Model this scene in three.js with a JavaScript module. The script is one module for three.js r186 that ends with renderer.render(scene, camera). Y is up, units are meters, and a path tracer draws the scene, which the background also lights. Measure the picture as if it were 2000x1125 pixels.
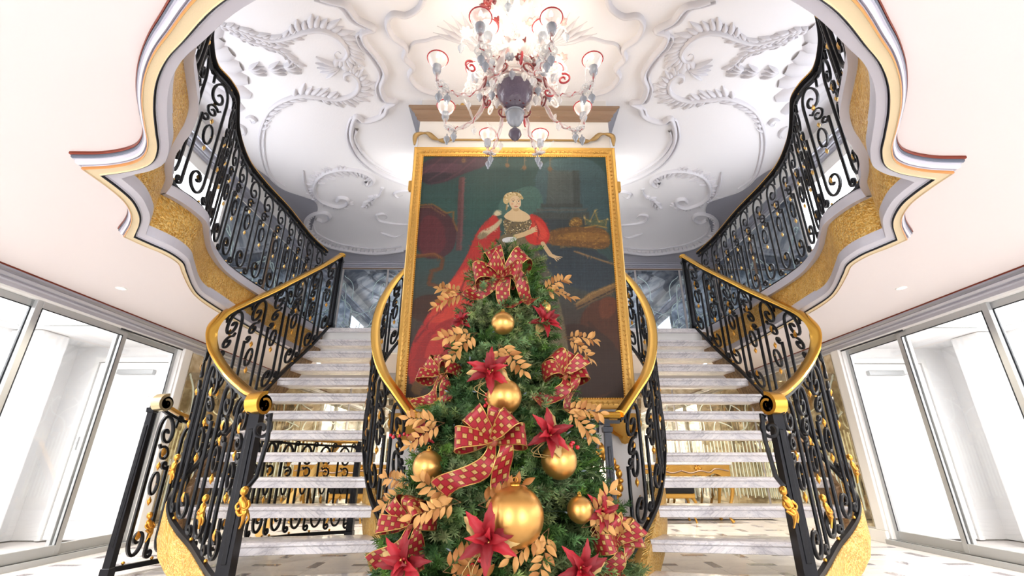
import * as THREE from 'three';
import { mergeGeometries, toCreasedNormals } from 'three/addons/utils/BufferGeometryUtils.js';
import { RoundedBoxGeometry } from 'three/addons/geometries/RoundedBoxGeometry.js';
import { RectAreaLightUniformsLib } from 'three/addons/lights/RectAreaLightUniformsLib.js';
import { createNoise2D, createNoise3D } from 'simplex-noise';
RectAreaLightUniformsLib.init();

/* ---------------------------------------------------------------- camera, exposure, large lights */
const scene = new THREE.Scene();
scene.background = new THREE.Color(0x0b0c0e);
const camera = new THREE.PerspectiveCamera(65.12, 2000 / 1125, 0.05, 60);
camera.rotation.order = 'YXZ';
camera.position.set(-0.06, 0.8, 0);
camera.rotation.set(THREE.MathUtils.degToRad(21.27), THREE.MathUtils.degToRad(-0.45), 0);
const renderer = new THREE.WebGLRenderer({ antialias: true });
renderer.toneMapping = THREE.LinearToneMapping;
renderer.toneMappingExposure = 0.9;
renderer.shadowMap.enabled = true;
const L_VEST = 10, L_UP = 85, L_WIN = 5.4, L_SPOT = 15, L_BULB = 0.4, L_LOBBY_FILL = 4, L_FRONT_FILL = 6;

/* ---------------------------------------------------------------- helpers */
let seed = 20231;
const rnd = () => { seed = (seed + 0x6d2b79f5) | 0; let t = Math.imul(seed ^ (seed >>> 15), 1 | seed); t = (t + Math.imul(t ^ (t >>> 7), 61 | t)) ^ t; return ((t ^ (t >>> 14)) >>> 0) / 4294967296; };
const rr = (a, b) => a + (b - a) * rnd();
const n2 = createNoise2D(rnd), n3 = createNoise3D(rnd);
const V = (x, y, z) => new THREE.Vector3(x, y, z);
const lerp = (a, b, t) => a + (b - a) * t;
const PI = Math.PI;
const used = new Map();
const numbered = (n) => { const k = used.get(n) || 0; used.set(n, k + 1); return k ? n + '_' + String(k).padStart(3, '0') : n; };
function thing(name, label, category, pos = [0, 0, 0], turn = 0, group) {
  const o = new THREE.Group(); o.name = numbered(name); o.position.set(...pos); o.rotation.y = turn;
  o.userData = { label, category }; if (group) o.userData.group = group;
  scene.add(o); return o;
}
function part(name, geo, mat, parent, label) {
  const m = new THREE.Mesh(geo, mat); m.name = name; m.castShadow = m.receiveShadow = true;
  if (label) m.userData.label = label;
  parent.add(m); return m;
}
function struct(name, geo, mat, label, category) {
  const m = part(numbered(name), geo, mat, scene); m.userData = { kind: 'structure', label, category }; return m;
}
function structGroup(name, label, category) { const g = new THREE.Group(); g.name = numbered(name); g.userData = { kind: 'structure', label, category }; scene.add(g); return g; }
const merge = (list) => mergeGeometries(list.map((g) => { const q = g.index ? g : indexed(g); for (const k of Object.keys(q.attributes)) if (!['position', 'normal', 'uv'].includes(k)) q.deleteAttribute(k); if (!q.attributes.uv) q.setAttribute('uv', new THREE.Float32BufferAttribute(new Float32Array(q.attributes.position.count * 2), 2)); return q; }));
function indexed(g) { const n = g.attributes.position.count; g.setIndex([...Array(n).keys()]); return g; }
/* surface through rows of points; rows run along the path */
function loft(rows, { closed = false, caps = false, crease = 0 } = {}) {
  const n = rows[0].length, m = rows.length, pos = [], uv = [], idx = [], N = closed ? n + 1 : n;
  let s = 0;
  for (let i = 0; i < m; i++) {
    if (i) s += rows[i][0].distanceTo(rows[i - 1][0]);
    let t = 0;
    for (let j = 0; j < N; j++) {
      const p = rows[i][j % n]; if (j) t += p.distanceTo(rows[i][(j - 1) % n]);
      pos.push(p.x, p.y, p.z); uv.push(s, t);
    }
  }
  for (let i = 0; i < m - 1; i++) for (let j = 0; j < N - 1; j++) {
    const a = i * N + j, b = a + 1, c = a + N, d = c + 1; idx.push(a, c, b, b, c, d);
  }
  if (caps && closed) for (const e of [0, m - 1]) {
    const c = pos.length / 3, q = V(0, 0, 0); rows[e].forEach((p) => q.add(p)); q.divideScalar(n); pos.push(q.x, q.y, q.z); uv.push(0, 0);
    for (let j = 0; j < n; j++) e ? idx.push(c, e * N + j, e * N + j + 1) : idx.push(c, j + 1, j);
  }
  let g = new THREE.BufferGeometry();
  g.setAttribute('position', new THREE.Float32BufferAttribute(pos, 3)); g.setAttribute('uv', new THREE.Float32BufferAttribute(uv, 2)); g.setIndex(idx);
  if (crease) g = indexed(toCreasedNormals(g, crease)); else g.computeVertexNormals();
  return g;
}
const catmull = (pts, per = 8) => { const c = new THREE.CatmullRomCurve3(pts, false, 'centripetal'); return c.getPoints((pts.length - 1) * per); };
/* sweep a 2-D profile (side, up) along a path that stays mostly level or climbs; the side vector stays horizontal */
function sweep(path, prof, { closed = true, caps = true, crease = 0.6, up = null } = {}) {
  const rows = path.map((p, i) => {
    const a = path[Math.max(0, i - 1)], b = path[Math.min(path.length - 1, i + 1)], t = b.clone().sub(a).normalize();
    const side = V(-t.z, 0, t.x); if (side.lengthSq() < 1e-6) side.set(1, 0, 0); side.normalize();
    const u = up || side.clone().cross(t).multiplyScalar(1); if (!up && u.y < 0) u.negate();
    return prof.map(([x, y]) => p.clone().addScaledVector(side, x).addScaledVector(u, y));
  });
  return loft(rows, { closed, caps, crease });
}
/* square bar along points with a normal at each */
function bar(pts, nor, w, t = w) {
  const rows = pts.map((p, i) => {
    const a = pts[Math.max(0, i - 1)], b = pts[Math.min(pts.length - 1, i + 1)], tg = b.clone().sub(a).normalize(), n = nor[i], s = tg.clone().cross(n).normalize();
    return [[1, 1], [-1, 1], [-1, -1], [1, -1]].map(([x, y]) => p.clone().addScaledVector(s, x * w / 2).addScaledVector(n, y * t / 2));
  });
  return loft(rows, { closed: true, caps: true });
}
function tube(pts, r, seg = 6, radFn = null) {
  const rows = []; let s0 = null;
  for (let i = 0; i < pts.length; i++) {
    const a = pts[Math.max(0, i - 1)], b = pts[Math.min(pts.length - 1, i + 1)], t = b.clone().sub(a).normalize();
    let s = s0 ? s0.clone().addScaledVector(t, -s0.dot(t)) : (Math.abs(t.y) < 0.9 ? V(0, 1, 0) : V(1, 0, 0)).cross(t);
    s.normalize(); s0 = s; const u = t.clone().cross(s), R = radFn ? radFn(i / (pts.length - 1)) : r;
    rows.push([...Array(seg)].map((_, k) => { const q = k / seg * 2 * PI; return pts[i].clone().addScaledVector(s, Math.cos(q) * R).addScaledVector(u, Math.sin(q) * R); }));
  }
  return loft(rows, { closed: true, caps: true });
}
const box = (x0, x1, y0, y1, z0, z1) => { const g = new THREE.BoxGeometry(Math.abs(x1 - x0), Math.abs(y1 - y0), Math.abs(z1 - z0)); metreUV(g); g.translate((x0 + x1) / 2, (y0 + y1) / 2, (z0 + z1) / 2); return g; };
const rbox = (x0, x1, y0, y1, z0, z1, r = 0.006) => { const w = [x1 - x0, y1 - y0, z1 - z0].map(Math.abs), g = new RoundedBoxGeometry(...w, 1, Math.min(r, Math.min(...w) * 0.45)); metreUV(g); g.translate((x0 + x1) / 2, (y0 + y1) / 2, (z0 + z1) / 2); return g; };
function metreUV(g) {
  const p = g.attributes.position, n = g.attributes.normal, uv = new Float32Array(p.count * 2);
  for (let i = 0; i < p.count; i++) {
    const ax = Math.abs(n.getX(i)), ay = Math.abs(n.getY(i)), az = Math.abs(n.getZ(i)), x = p.getX(i), y = p.getY(i), z = p.getZ(i);
    const [u, v] = ay >= ax && ay >= az ? [x, z] : ax >= az ? [z, y] : [x, y]; uv[2 * i] = u; uv[2 * i + 1] = v;
  }
  g.setAttribute('uv', new THREE.BufferAttribute(uv, 2)); return g;
}
const lathe = (prof, seg = 16) => new THREE.LatheGeometry(prof.map(([r, y]) => new THREE.Vector2(r, y)), seg);
const sphere = (r, w = 16, h = 12) => new THREE.SphereGeometry(r, w, h);
const at = (g, x, y, z) => g.translate(x, y, z);
const basis = (pos, yDir, zHint) => { const y = yDir.clone().normalize(), x = y.clone().cross(zHint).normalize(), z = x.clone().cross(y); return new THREE.Matrix4().makeBasis(x, y, z).setPosition(pos); };

/* ---------------------------------------------------------------- textures */
function dataTex(size, fn, srgb = false, h = size) {
  const d = new Uint8Array(size * h * 4);
  for (let j = 0; j < h; j++) for (let i = 0; i < size; i++) { const c = fn(i / size, j / h), o = (j * size + i) * 4; d[o] = c[0]; d[o + 1] = c[1]; d[o + 2] = c[2]; d[o + 3] = 255; }
  const t = new THREE.DataTexture(d, size, h); t.wrapS = t.wrapT = THREE.RepeatWrapping; t.magFilter = THREE.LinearFilter; if (srgb) t.colorSpace = THREE.SRGBColorSpace; t.needsUpdate = true; return t;
}
const rep = (t, x, y = x) => { const c = t.clone(); c.repeat.set(x, y); c.needsUpdate = true; return c; };
/* tileable fractal noise on a torus */
const tile = (u, v, f, k = 0) => { const a = u * 2 * PI, b = v * 2 * PI, r = f / (2 * PI); return n3(Math.cos(a) * r + k, Math.sin(a) * r + Math.cos(b) * r * 1.3, Math.sin(b) * r * 1.3 + k * 0.7); };
const fbm = (u, v, f, o = 4, k = 0) => { let s = 0, a = 0.5; for (let i = 0; i < o; i++) { s += a * tile(u, v, f * 2 ** i, k + i * 3.1); a *= 0.5; } return s; };
const mixc = (a, b, t) => a.map((x, i) => x + (b[i] - x) * Math.min(1, Math.max(0, t)));
const marbleTex = dataTex(512, (u, v) => {
  const w = fbm(u, v, 5, 4, 2), vein = Math.pow(1 - Math.min(1, Math.abs(fbm(u + w * 0.03, v, 7, 4, 9)) * 7), 3), vein2 = Math.pow(1 - Math.min(1, Math.abs(fbm(u, v, 16, 3, 21)) * 6), 4);
  return mixc(mixc([242, 238, 238], [222, 219, 223], 0.5 + w), [150, 148, 158], vein * 0.4 + vein2 * 0.3);
}, true);
const floorTex = dataTex(512, (u, v) => { const w = fbm(u, v, 4, 4, 92), vein = Math.pow(1 - Math.min(1, Math.abs(fbm(u + w * 0.05, v, 5, 4, 39)) * 8), 3); return mixc(mixc([240, 238, 237], [224, 222, 223], 0.5 + w), [196, 194, 200], vein * 0.45); }, true);
const goldBump = dataTex(512, (u, v) => { const a = Math.abs(fbm(u, v, 16, 5, 4)) * 1.9, b = Math.abs(fbm(u, v, 46, 3, 31)); const q = 255 * Math.min(1, a + b * 0.8); return [q, q, q]; });
const goldLeafTex = dataTex(512, (u, v) => { const a = fbm(u, v, 7, 5, 14), b = Math.abs(fbm(u, v, 26, 4, 4)) * 3; return mixc(mixc([236, 184, 88], [206, 148, 54], 0.5 + a), [255, 232, 168], 0.72 - b); }, true);
const stoneBrownTex = dataTex(512, (u, v) => { const a = fbm(u, v, 9, 5, 44), b = Math.pow(1 - Math.min(1, Math.abs(fbm(u, v, 14, 4, 8)) * 5), 3); return mixc(mixc([152, 120, 84], [104, 76, 48], 0.5 + a * 1.2), [196, 172, 138], b * 0.7); }, true);
const plasterBump = dataTex(256, (u, v) => { const q = 128 + 90 * fbm(u, v, 30, 4, 6); return [q, q, q]; });
const fineBump = dataTex(256, (u, v) => { const q = 128 + 110 * fbm(u, v, 60, 3, 16); return [q, q, q]; });
const mirrorRough = dataTex(256, (u, v) => { const q = 255 * Math.min(1, Math.max(0, 0.16 + 0.22 * fbm(u, v, 12, 4, 3))); return [q, q, q]; });
const mirrorTex = dataTex(512, (u, v) => { const a = fbm(u, v, 10, 5, 55); return mixc([196, 206, 214], [140, 154, 166], 0.45 + a * 1.3); }, true);
const antiqueTex = dataTex(512, (u, v) => { const a = fbm(u, v, 9, 5, 75); return mixc([226, 216, 190], [178, 164, 132], 0.45 + a); }, true);

/* ---------------------------------------------------------------- materials */
const std = (color, roughness = 0.6, metalness = 0, extra = {}) => new THREE.MeshStandardMaterial({ color, roughness, metalness, side: THREE.DoubleSide, ...extra });
const phys = (o) => new THREE.MeshPhysicalMaterial({ side: THREE.DoubleSide, ...o });
const M = {
  white: std(0xdad2d1, 0.75, 0, { bumpMap: rep(plasterBump, 0.5), bumpScale: 0.0008 }),
  stucco: std(0xe6e4e6, 0.7, 0, { bumpMap: rep(plasterBump, 0.8), bumpScale: 0.0012 }),
  relief: std(0xd2d0d5, 0.65),  // darker than the stucco, so the relief shading sits in its colour
  shadeLine: std(0x5a6170, 0.4, 0.2), coveGrey: std(0x94949d, 0.7, 0, { bumpMap: rep(plasterBump, 0.8), bumpScale: 0.002 }),
  frost: std(0xfafafa, 0.6),
  lilac: std(0xc6c5d0, 0.35, 0.1), silver: std(0xb4b5bf, 0.3, 0.55), cream: std(0xdac8a4, 0.45, 0.1, { bumpMap: rep(fineBump, 2), bumpScale: 0.0006 }),
  bronzeEdge: std(0x7a3220, 0.35, 0.5), orangeEdge: std(0xc98a4c, 0.4, 0.35), darkGroove: std(0x24262c, 0.6),
  goldLeaf: std(0xffffff, 0.34, 0.28, { map: rep(goldLeafTex, 0.9), bumpMap: rep(goldBump, 1.1), bumpScale: 0.012 }),
  gold: std(0xe3b04c, 0.26, 1), goldSoft: std(0xcf9f4e, 0.38, 0.85, { bumpMap: rep(goldBump, 3), bumpScale: 0.002 }),
  frameGold: std(0xd2a556, 0.36, 0.55, { bumpMap: rep(fineBump, 3), bumpScale: 0.0012 }),
  gilt: std(0xd69c44, 0.3, 0.95), giltPale: std(0xd9b068, 0.35, 0.85), brassPale: std(0xcdbd97, 0.22, 0.9),
  iron: std(0x16171b, 0.36, 0.55), ironRail: std(0x1b1c21, 0.3, 0.6),
  marble: phys({ color: 0xffffff, map: rep(marbleTex, 1.1), roughness: 0.16, clearcoat: 0.4, clearcoatRoughness: 0.08 }),
  marbleFloor: phys({ color: 0xffffff, map: rep(floorTex, 0.6), roughness: 0.32, clearcoat: 0.2, clearcoatRoughness: 0.05 }),
  floorGrey: phys({ color: 0xc2c2ca, map: rep(marbleTex, 1.3), roughness: 0.14, clearcoat: 0.4 }),
  grout: std(0xcfcac6, 0.8),
  stoneBrown: std(0xffffff, 0.3, 0.1, { map: rep(stoneBrownTex, 1.1) }),
  mirror: std(0xffffff, 0.16, 0.92, { map: rep(mirrorTex, 0.5), roughnessMap: rep(mirrorRough, 0.8) }),
  antique: std(0xffffff, 0.18, 0.85, { map: rep(antiqueTex, 0.6), roughnessMap: rep(mirrorRough, 0.8) }),
  etch: std(0xcfe6e6, 0.35, 0.1), etchWarm: std(0xd9e2d4, 0.3, 0.1),
  alu: std(0xb9bcbd, 0.35, 0.45), aluDark: std(0x33363a, 0.5, 0.3), whitePaint: std(0xf5f5f3, 0.45),
  pane: phys({ color: 0xffffff, roughness: 0, transmission: 1, thickness: 0, ior: 1.45 }),
  black: std(0x0c0c0e, 0.45, 0.1), velvet: phys({ color: 0x111114, roughness: 0.8, sheen: 0.6, sheenColor: new THREE.Color(0x55555f), sheenRoughness: 0.4 }),
  giltDull: std(0xa88a58, 0.5, 0.4), taupe: std(0x927a66, 0.5, 0.15), pillar: std(0xdedcda, 0.6), pillarGrey: std(0xb9b6b6, 0.55),
};

/* ---------------------------------------------------------------- plan of the opening in the ceiling (x, depth): outer edge of the moulding, inner edge, gallery edge; 1 marks a sharp point */
const W = 4.05, SOFF = 2.25, DECK = 2.56, CEIL = 4.95, ZB = 8.2, ZBL = 7.75, ZF = -3.0;
const PLAN = [
  [-2.98, 6.12, -2.85, 6.12, -2.77, 6.12], [-3.0, 5.65, -2.88, 5.65, -2.81, 5.65], [-2.97, 4.9, -2.83, 4.9, -2.79, 4.87], [-2.96, 4.4, -2.79, 4.32, -2.81, 4.36], [-2.944, 4.09, -2.76, 3.98, -2.79, 3.98],
  [-2.872, 3.79, -2.735, 3.71, -2.71, 3.68], [-2.79, 3.58, -2.66, 3.51, -2.61, 3.43], [-2.63, 3.24, -2.5, 3.2, -2.48, 3.19], [-2.545, 3.065, -2.41, 3.02, -2.39, 3.02], [-2.555, 2.9, -2.385, 2.86, -2.375, 2.88], [-2.605, 2.78, -2.405, 2.75, -2.39, 2.73],
  [-2.632, 2.64, -2.44, 2.65, -2.43, 2.62, 1], [-2.449, 2.478, -2.25, 2.43, -2.28, 2.48], [-2.349, 2.358, -2.19, 2.33, -2.2, 2.36], [-2.277, 2.211, -2.13, 2.2, -2.12, 2.26], [-2.253, 2.05, -2.11, 2.11, -2.05, 2.18],
  [-2.25, 1.863, -2.103, 2.026, -1.98, 2.12, 1], [-2.083, 1.86, -2.0, 1.987, -1.93, 2.07], [-1.932, 1.825, -1.9, 1.955, -1.87, 2.02], [-1.85, 1.783, -1.789, 1.895, -1.8, 1.95], [-1.758, 1.693, -1.685, 1.782, -1.7, 1.83], [-1.681, 1.57, -1.61, 1.67, -1.62, 1.69],
  [-1.589, 1.432, -1.51, 1.52, -1.53, 1.53], [-1.485, 1.308, -1.4, 1.38, -1.42, 1.4], [-1.38, 1.207, -1.28, 1.27, -1.3, 1.28], [-1.279, 1.125, -1.17, 1.2, -1.18, 1.2], [-1.04, 0.95, -0.94, 1.06, -0.95, 1.07], [-0.66, 0.8, -0.6, 0.93, -0.6, 0.94], [-0.27, 0.735, -0.25, 0.87, -0.25, 0.88], [0, 0.72, 0, 0.86, 0, 0.87],
];
function planCurve(k) {          // half curve from the landing to the front, as (x, depth)
  const out = []; let run = [];
  const flush = (last) => { const c = catmull(run.map(([x, z]) => V(x, 0, z)), 6); out.push(...(last ? c : c.slice(0, -1)).map((p) => [p.x, p.z])); };
  PLAN.forEach((r, i) => { run.push([r[k], r[k + 1]]); if (r[6] || i === PLAN.length - 1) { flush(i === PLAN.length - 1); run = [[r[k], r[k + 1]]]; } });
  return out;
}
const HALF = [planCurve(0), planCurve(2), planCurve(4)];
const fullCurve = (h) => [...h, ...h.slice(0, -1).reverse().map(([x, z]) => [-x, z])];   // left landing end -> front -> right landing end
const [OUTER, INNER, CURB] = HALF.map(fullCurve);

/* slab with a hole, lying level between y0 and y1 */
function slab(x0, x1, d0, d1, hole, y0, y1) {
  const s = new THREE.Shape([[x0, d0], [x1, d0], [x1, d1], [x0, d1]].map(([x, d]) => new THREE.Vector2(x, d)));
  if (hole) s.holes.push(new THREE.Path(hole.map(([x, d]) => new THREE.Vector2(x, d))));
  const g = new THREE.ExtrudeGeometry(s, { depth: y1 - y0, bevelEnabled: false });
  g.rotateX(-PI / 2); g.translate(0, y0, 0);   // (x, d, h) -> (x, h, -d)
  return indexed(g);
}
const soffit = struct('ceiling', slab(-W - 0.2, W + 0.2, ZF, ZBL + 0.6, OUTER.map(([x, d]) => [x, d]), SOFF, SOFF + 0.04), M.white, 'smooth white lower ceiling around the scalloped opening', 'ceiling');
struct('floor_upper', slab(-W - 0.2, W + 0.2, ZF, ZB + 0.2, CURB, DECK - 0.035, DECK), M.white, 'white floor of the upper gallery around the opening', 'floor');

/* moulding around the opening: bands between outer (f = 0) and inner (f = 1) edge with a drop below the ceiling */
const openingTrim = structGroup('trim_1', 'stepped grey and cream moulding framing the scalloped ceiling opening', 'moulding');
const mould = (name, steps, mat) => part(name, loft(OUTER.map(([x, d], i) => steps.map(([f, y]) => V(lerp(x, INNER[i][0], f), SOFF + y, -lerp(d, INNER[i][1], f)))), { crease: 0.5 }), mat, openingTrim);
mould('outer_bead', [[0, 0.005], [0, -0.012], [0.03, -0.016], [0.045, -0.014]], M.bronzeEdge);
mould('shade_line', [[0.045, -0.014], [0.05, -0.026], [0.085, -0.032]], M.shadeLine);  // dark strip that colours in the shade along the outer cove
mould('outer_cove', [[0.085, -0.032], [0.13, -0.03], [0.15, -0.05], [0.22, -0.056], [0.27, -0.045], [0.28, -0.06]], M.lilac);
mould('edge_line', [[0.28, -0.06], [0.285, -0.072], [0.32, -0.074]], M.orangeEdge);
mould('cream_band', [[0.32, -0.074], [0.34, -0.068], [0.6, -0.066], [0.62, -0.074]], M.cream);
mould('groove', [[0.62, -0.074], [0.64, -0.074], [0.645, -0.05], [0.67, -0.05]], M.darkGroove);
mould('inner_band', [[0.67, -0.05], [0.675, -0.064], [0.7, -0.066], [0.72, -0.058], [0.985, -0.05], [1.0, -0.045], [1.0, 0.03]], M.lilac);

/* gold leaf fascia between moulding and gallery edge */
const fascia = structGroup('trim_2', 'crinkled gold leaf band on the edge of the upper gallery', 'fascia');
part('gold_leaf_band', loft(INNER.map(([x, d], i) => { const [tx, td] = CURB[i]; return [0, 0.34, 0.67, 1].map((f) => V(lerp(x, tx, f), lerp(SOFF + 0.02, DECK - 0.03, f), -lerp(d, td, f))); }), {}), M.goldLeaf, fascia);
/* pale kerb that carries the gallery balustrade */
const curbPath = CURB.map(([x, d]) => V(x, DECK, -d));
part('kerb', sweep(curbPath, [[-0.03, -0.045], [0.045, -0.045], [0.045, 0.02], [0.03, 0.035], [-0.02, 0.035], [-0.03, 0.02]], { crease: 0.5, up: V(0, 1, 0) }), M.lilac, fascia, 'pale lilac grey kerb');
part('kerb_bead', sweep(curbPath.map((p) => p.clone().add(V(0, -0.052, 0))), [[-0.04, -0.005], [0.048, -0.005], [0.048, 0.004], [-0.04, 0.004]], { up: V(0, 1, 0) }), M.lilac, fascia);

/* landing front: white fascia with marble nosing */
const landing = structGroup('trim_3', 'white fascia with marble nosing at the front of the stair landing', 'fascia');
part('fascia_board', box(-2.86, 2.86, SOFF - 0.03, DECK - 0.06, -6.1, -6.2), M.whitePaint, landing);
part('nosing', rbox(-2.86, 2.86, DECK - 0.06, DECK + 0.004, -6.06, -6.4, 0.012), M.marble, landing);

/* upper ceiling: flat, with a cove down to the back wall */
const COVE0 = 7.0, cy = (d) => (d < COVE0 ? CEIL : CEIL - 0.47 * (1 - Math.sqrt(Math.max(0, 1 - Math.min(1, (d - COVE0) / 1.2) ** 2))));
{
  const ds = [ZF, 0, 3, 5, COVE0]; for (let i = 1; i <= 14; i++) ds.push(COVE0 + 1.2 * Math.sin(i / 14 * PI / 2));
  const lo = ds.map((d) => [-W - 0.2, -2.7, -1.35, 0, 1.35, 2.7, W + 0.2].map((x) => V(x, cy(d), -d)));
  const up = ds.slice().reverse().map((d) => [-W - 0.2, -2.7, -1.35, 0, 1.35, 2.7, W + 0.2].map((x) => V(x, CEIL + 0.1, -d)));
  struct('ceiling_upper', loft([...lo, ...up], { crease: 0.5 }), M.stucco, 'white stucco ceiling of the stair hall with rococo relief', 'ceiling');
}
const upperCeiling = scene.children[scene.children.length - 1];

/* walls */
const wallLeft = structGroup('wall_left', 'white left wall around the sliding glass doors', 'wall'), wallRight = structGroup('wall_right', 'white right wall around the sliding glass doors', 'wall');
for (const [s, g] of [[-1, wallLeft], [1, wallRight]]) {
  const X = (a) => s * a, b = (n, d0, d1, y0, y1, m = M.whitePaint, t = 0.12) => part(n, box(X(W), X(W + t), y0, y1, -d0, -d1), m, g);
  b('wall_panel', ZF, -1.02, 0, SOFF); b('pilaster', 5.44, 5.62, 0, SOFF); b('wall_panel', 5.62, ZBL + 0.5, 0, SOFF); b('header', -1.02, 5.44, 2.13, SOFF);
  part('pilaster_face', rbox(X(W - 0.03), X(W + 0.01), 0.12, 2.12, -5.46, -5.6, 0.01), M.whitePaint, g);
  b('upper_wall', ZF, ZB + 0.1, SOFF, 3.0); b('upper_wall', ZF, ZB + 0.1, 4.35, CEIL + 0.05); b('upper_wall', ZF, 1.9, 3.0, 4.35); b('upper_wall', 5.5, ZB + 0.1, 3.0, 4.35);
  for (const d of [3.04, 4.31]) b('mullion_wall', d - 0.09, d + 0.09, 3.0, 4.35);
}
const wallBack = structGroup('wall_back', 'mirrored back wall below and above the stair landing', 'wall');
part('lower_wall', box(-W - 0.2, W + 0.2, 0, SOFF, -ZBL, -ZBL - 0.15), M.pillarGrey, wallBack);
part('upper_wall', box(-W - 0.2, W + 0.2, DECK - 0.05, CEIL + 0.05, -ZB, -ZB - 0.15), M.pillarGrey, wallBack);
const wallFront = structGroup('wall_front', 'white wall behind the viewer closing the lobby', 'wall');
part('lower_wall', box(-W - 0.2, W + 0.2, 0, SOFF, -ZF, -ZF + 0.15), M.whitePaint, wallFront);
part('upper_wall', box(-W - 0.2, W + 0.2, SOFF, CEIL + 0.1, -ZF, -ZF + 0.15), M.whitePaint, wallFront);

/* cornices along the side walls and below the cove */
const corniceProf = (k) => [[0, 0.13], [0.075, 0.13], [0.075, 0.115], [0.058, 0.108], [0.05, 0.09], [0.06, 0.08], [0.045, 0.062], [0.03, 0.055], [0.034, 0.04], [0.02, 0.03], [0.02, 0.0], [0, 0]].map(([a, b]) => [a * k, b]);
for (const s of [-1, 1]) {
  const g = structGroup(s < 0 ? 'trim_4' : 'trim_5', (s < 0 ? 'left' : 'right') + ' silver grey cornice above the sliding glass doors', 'cornice');
  part('cornice', loft([ZF, 8].map((d) => corniceProf(1).map(([a, b]) => V(s * (W - a), SOFF - 0.13 + b, -d))), { closed: true, crease: 0.4 }), M.silver, g);
  part('cornice_line', box(s * (W - 0.08), s * (W - 0.075), SOFF - 0.012, SOFF, -ZF, -ZBL), M.bronzeEdge, g);
  const u = structGroup(s < 0 ? 'trim_6' : 'trim_7', (s < 0 ? 'left' : 'right') + ' grey cornice on the upper gallery side wall', 'cornice');
  part('cornice', loft([ZF, 8.2].map((d) => corniceProf(1.6).map(([a, b]) => V(s * (W - a), 4.48 + b, -d))), { closed: true, crease: 0.4 }), M.silver, u);
}
const coveTrim = structGroup('trim_8', 'grey cornice under the cove above the mirrored back wall', 'cornice');
part('cornice', loft([-W, W].map((x) => corniceProf(1.3).map(([a, b]) => V(x, 4.4 + b * 0.8, -ZB + a))), { closed: true, crease: 0.4 }), M.silver, coveTrim);
part('cornice_line', box(-W, W, 4.385, 4.4, -ZB, -ZB + 0.03), M.taupe, coveTrim);

/* floor with marble slabs and grey inserts */
const floor = struct('floor', box(-W - 2, W + 2, -0.06, -0.012, -ZF, -ZBL - 0.1), M.grout, 'polished white marble floor with small grey inserts', 'floor');
{
  const S = 0.42, tileG = rbox(-S / 2 + 0.002, S / 2 - 0.002, -0.012, 0, -S / 2 + 0.002, S / 2 - 0.002, 0.002), smallG = rbox(-0.115, 0.115, -0.012, 0.0015, -0.04, 0.04, 0.002);
  const mats = [0, 1, 2].map((k) => { const m = M.marbleFloor.clone(); m.map = M.marbleFloor.map.clone(); m.map.offset.set(k * 0.37, k * 0.21); m.color.offsetHSL(0, 0, -k * 0.02); return m; });
  const far = [], list = [];
  for (let i = -10; i < 10; i++) for (let j = -7; j < 19; j++) {
    const x = (i + 0.5) * S, d = (j + 0.5) * S; if (Math.abs(x) > W - 0.05 || d > ZBL) continue;
    list.push([x, d, d < 2.6 || (Math.abs(x) < 0.9 && d < 3.4)]);
  }
  let k = 0;
  for (const [x, d, hid] of list) {
    if (hid || k > 296) { far.push(tileG.clone().translate(x, 0, -d)); continue; }
    k++;
    const t = part(numbered('floor_tile'), tileG, mats[Math.floor(rnd() * 3)], floor); t.position.set(x, 0, -d); t.rotation.y = Math.floor(rnd() * 4) * PI / 2;
    const s = part(numbered('floor_insert'), smallG, M.floorGrey, floor); s.position.set(x + S / 2, 0, -d); s.rotation.y = Math.round(x / S + d / S) % 2 ? 0 : PI / 2;
  }
  const st = part('floor_tiles_rest', merge(far), mats[0], floor); st.userData.kind = 'stuff';
}

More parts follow.
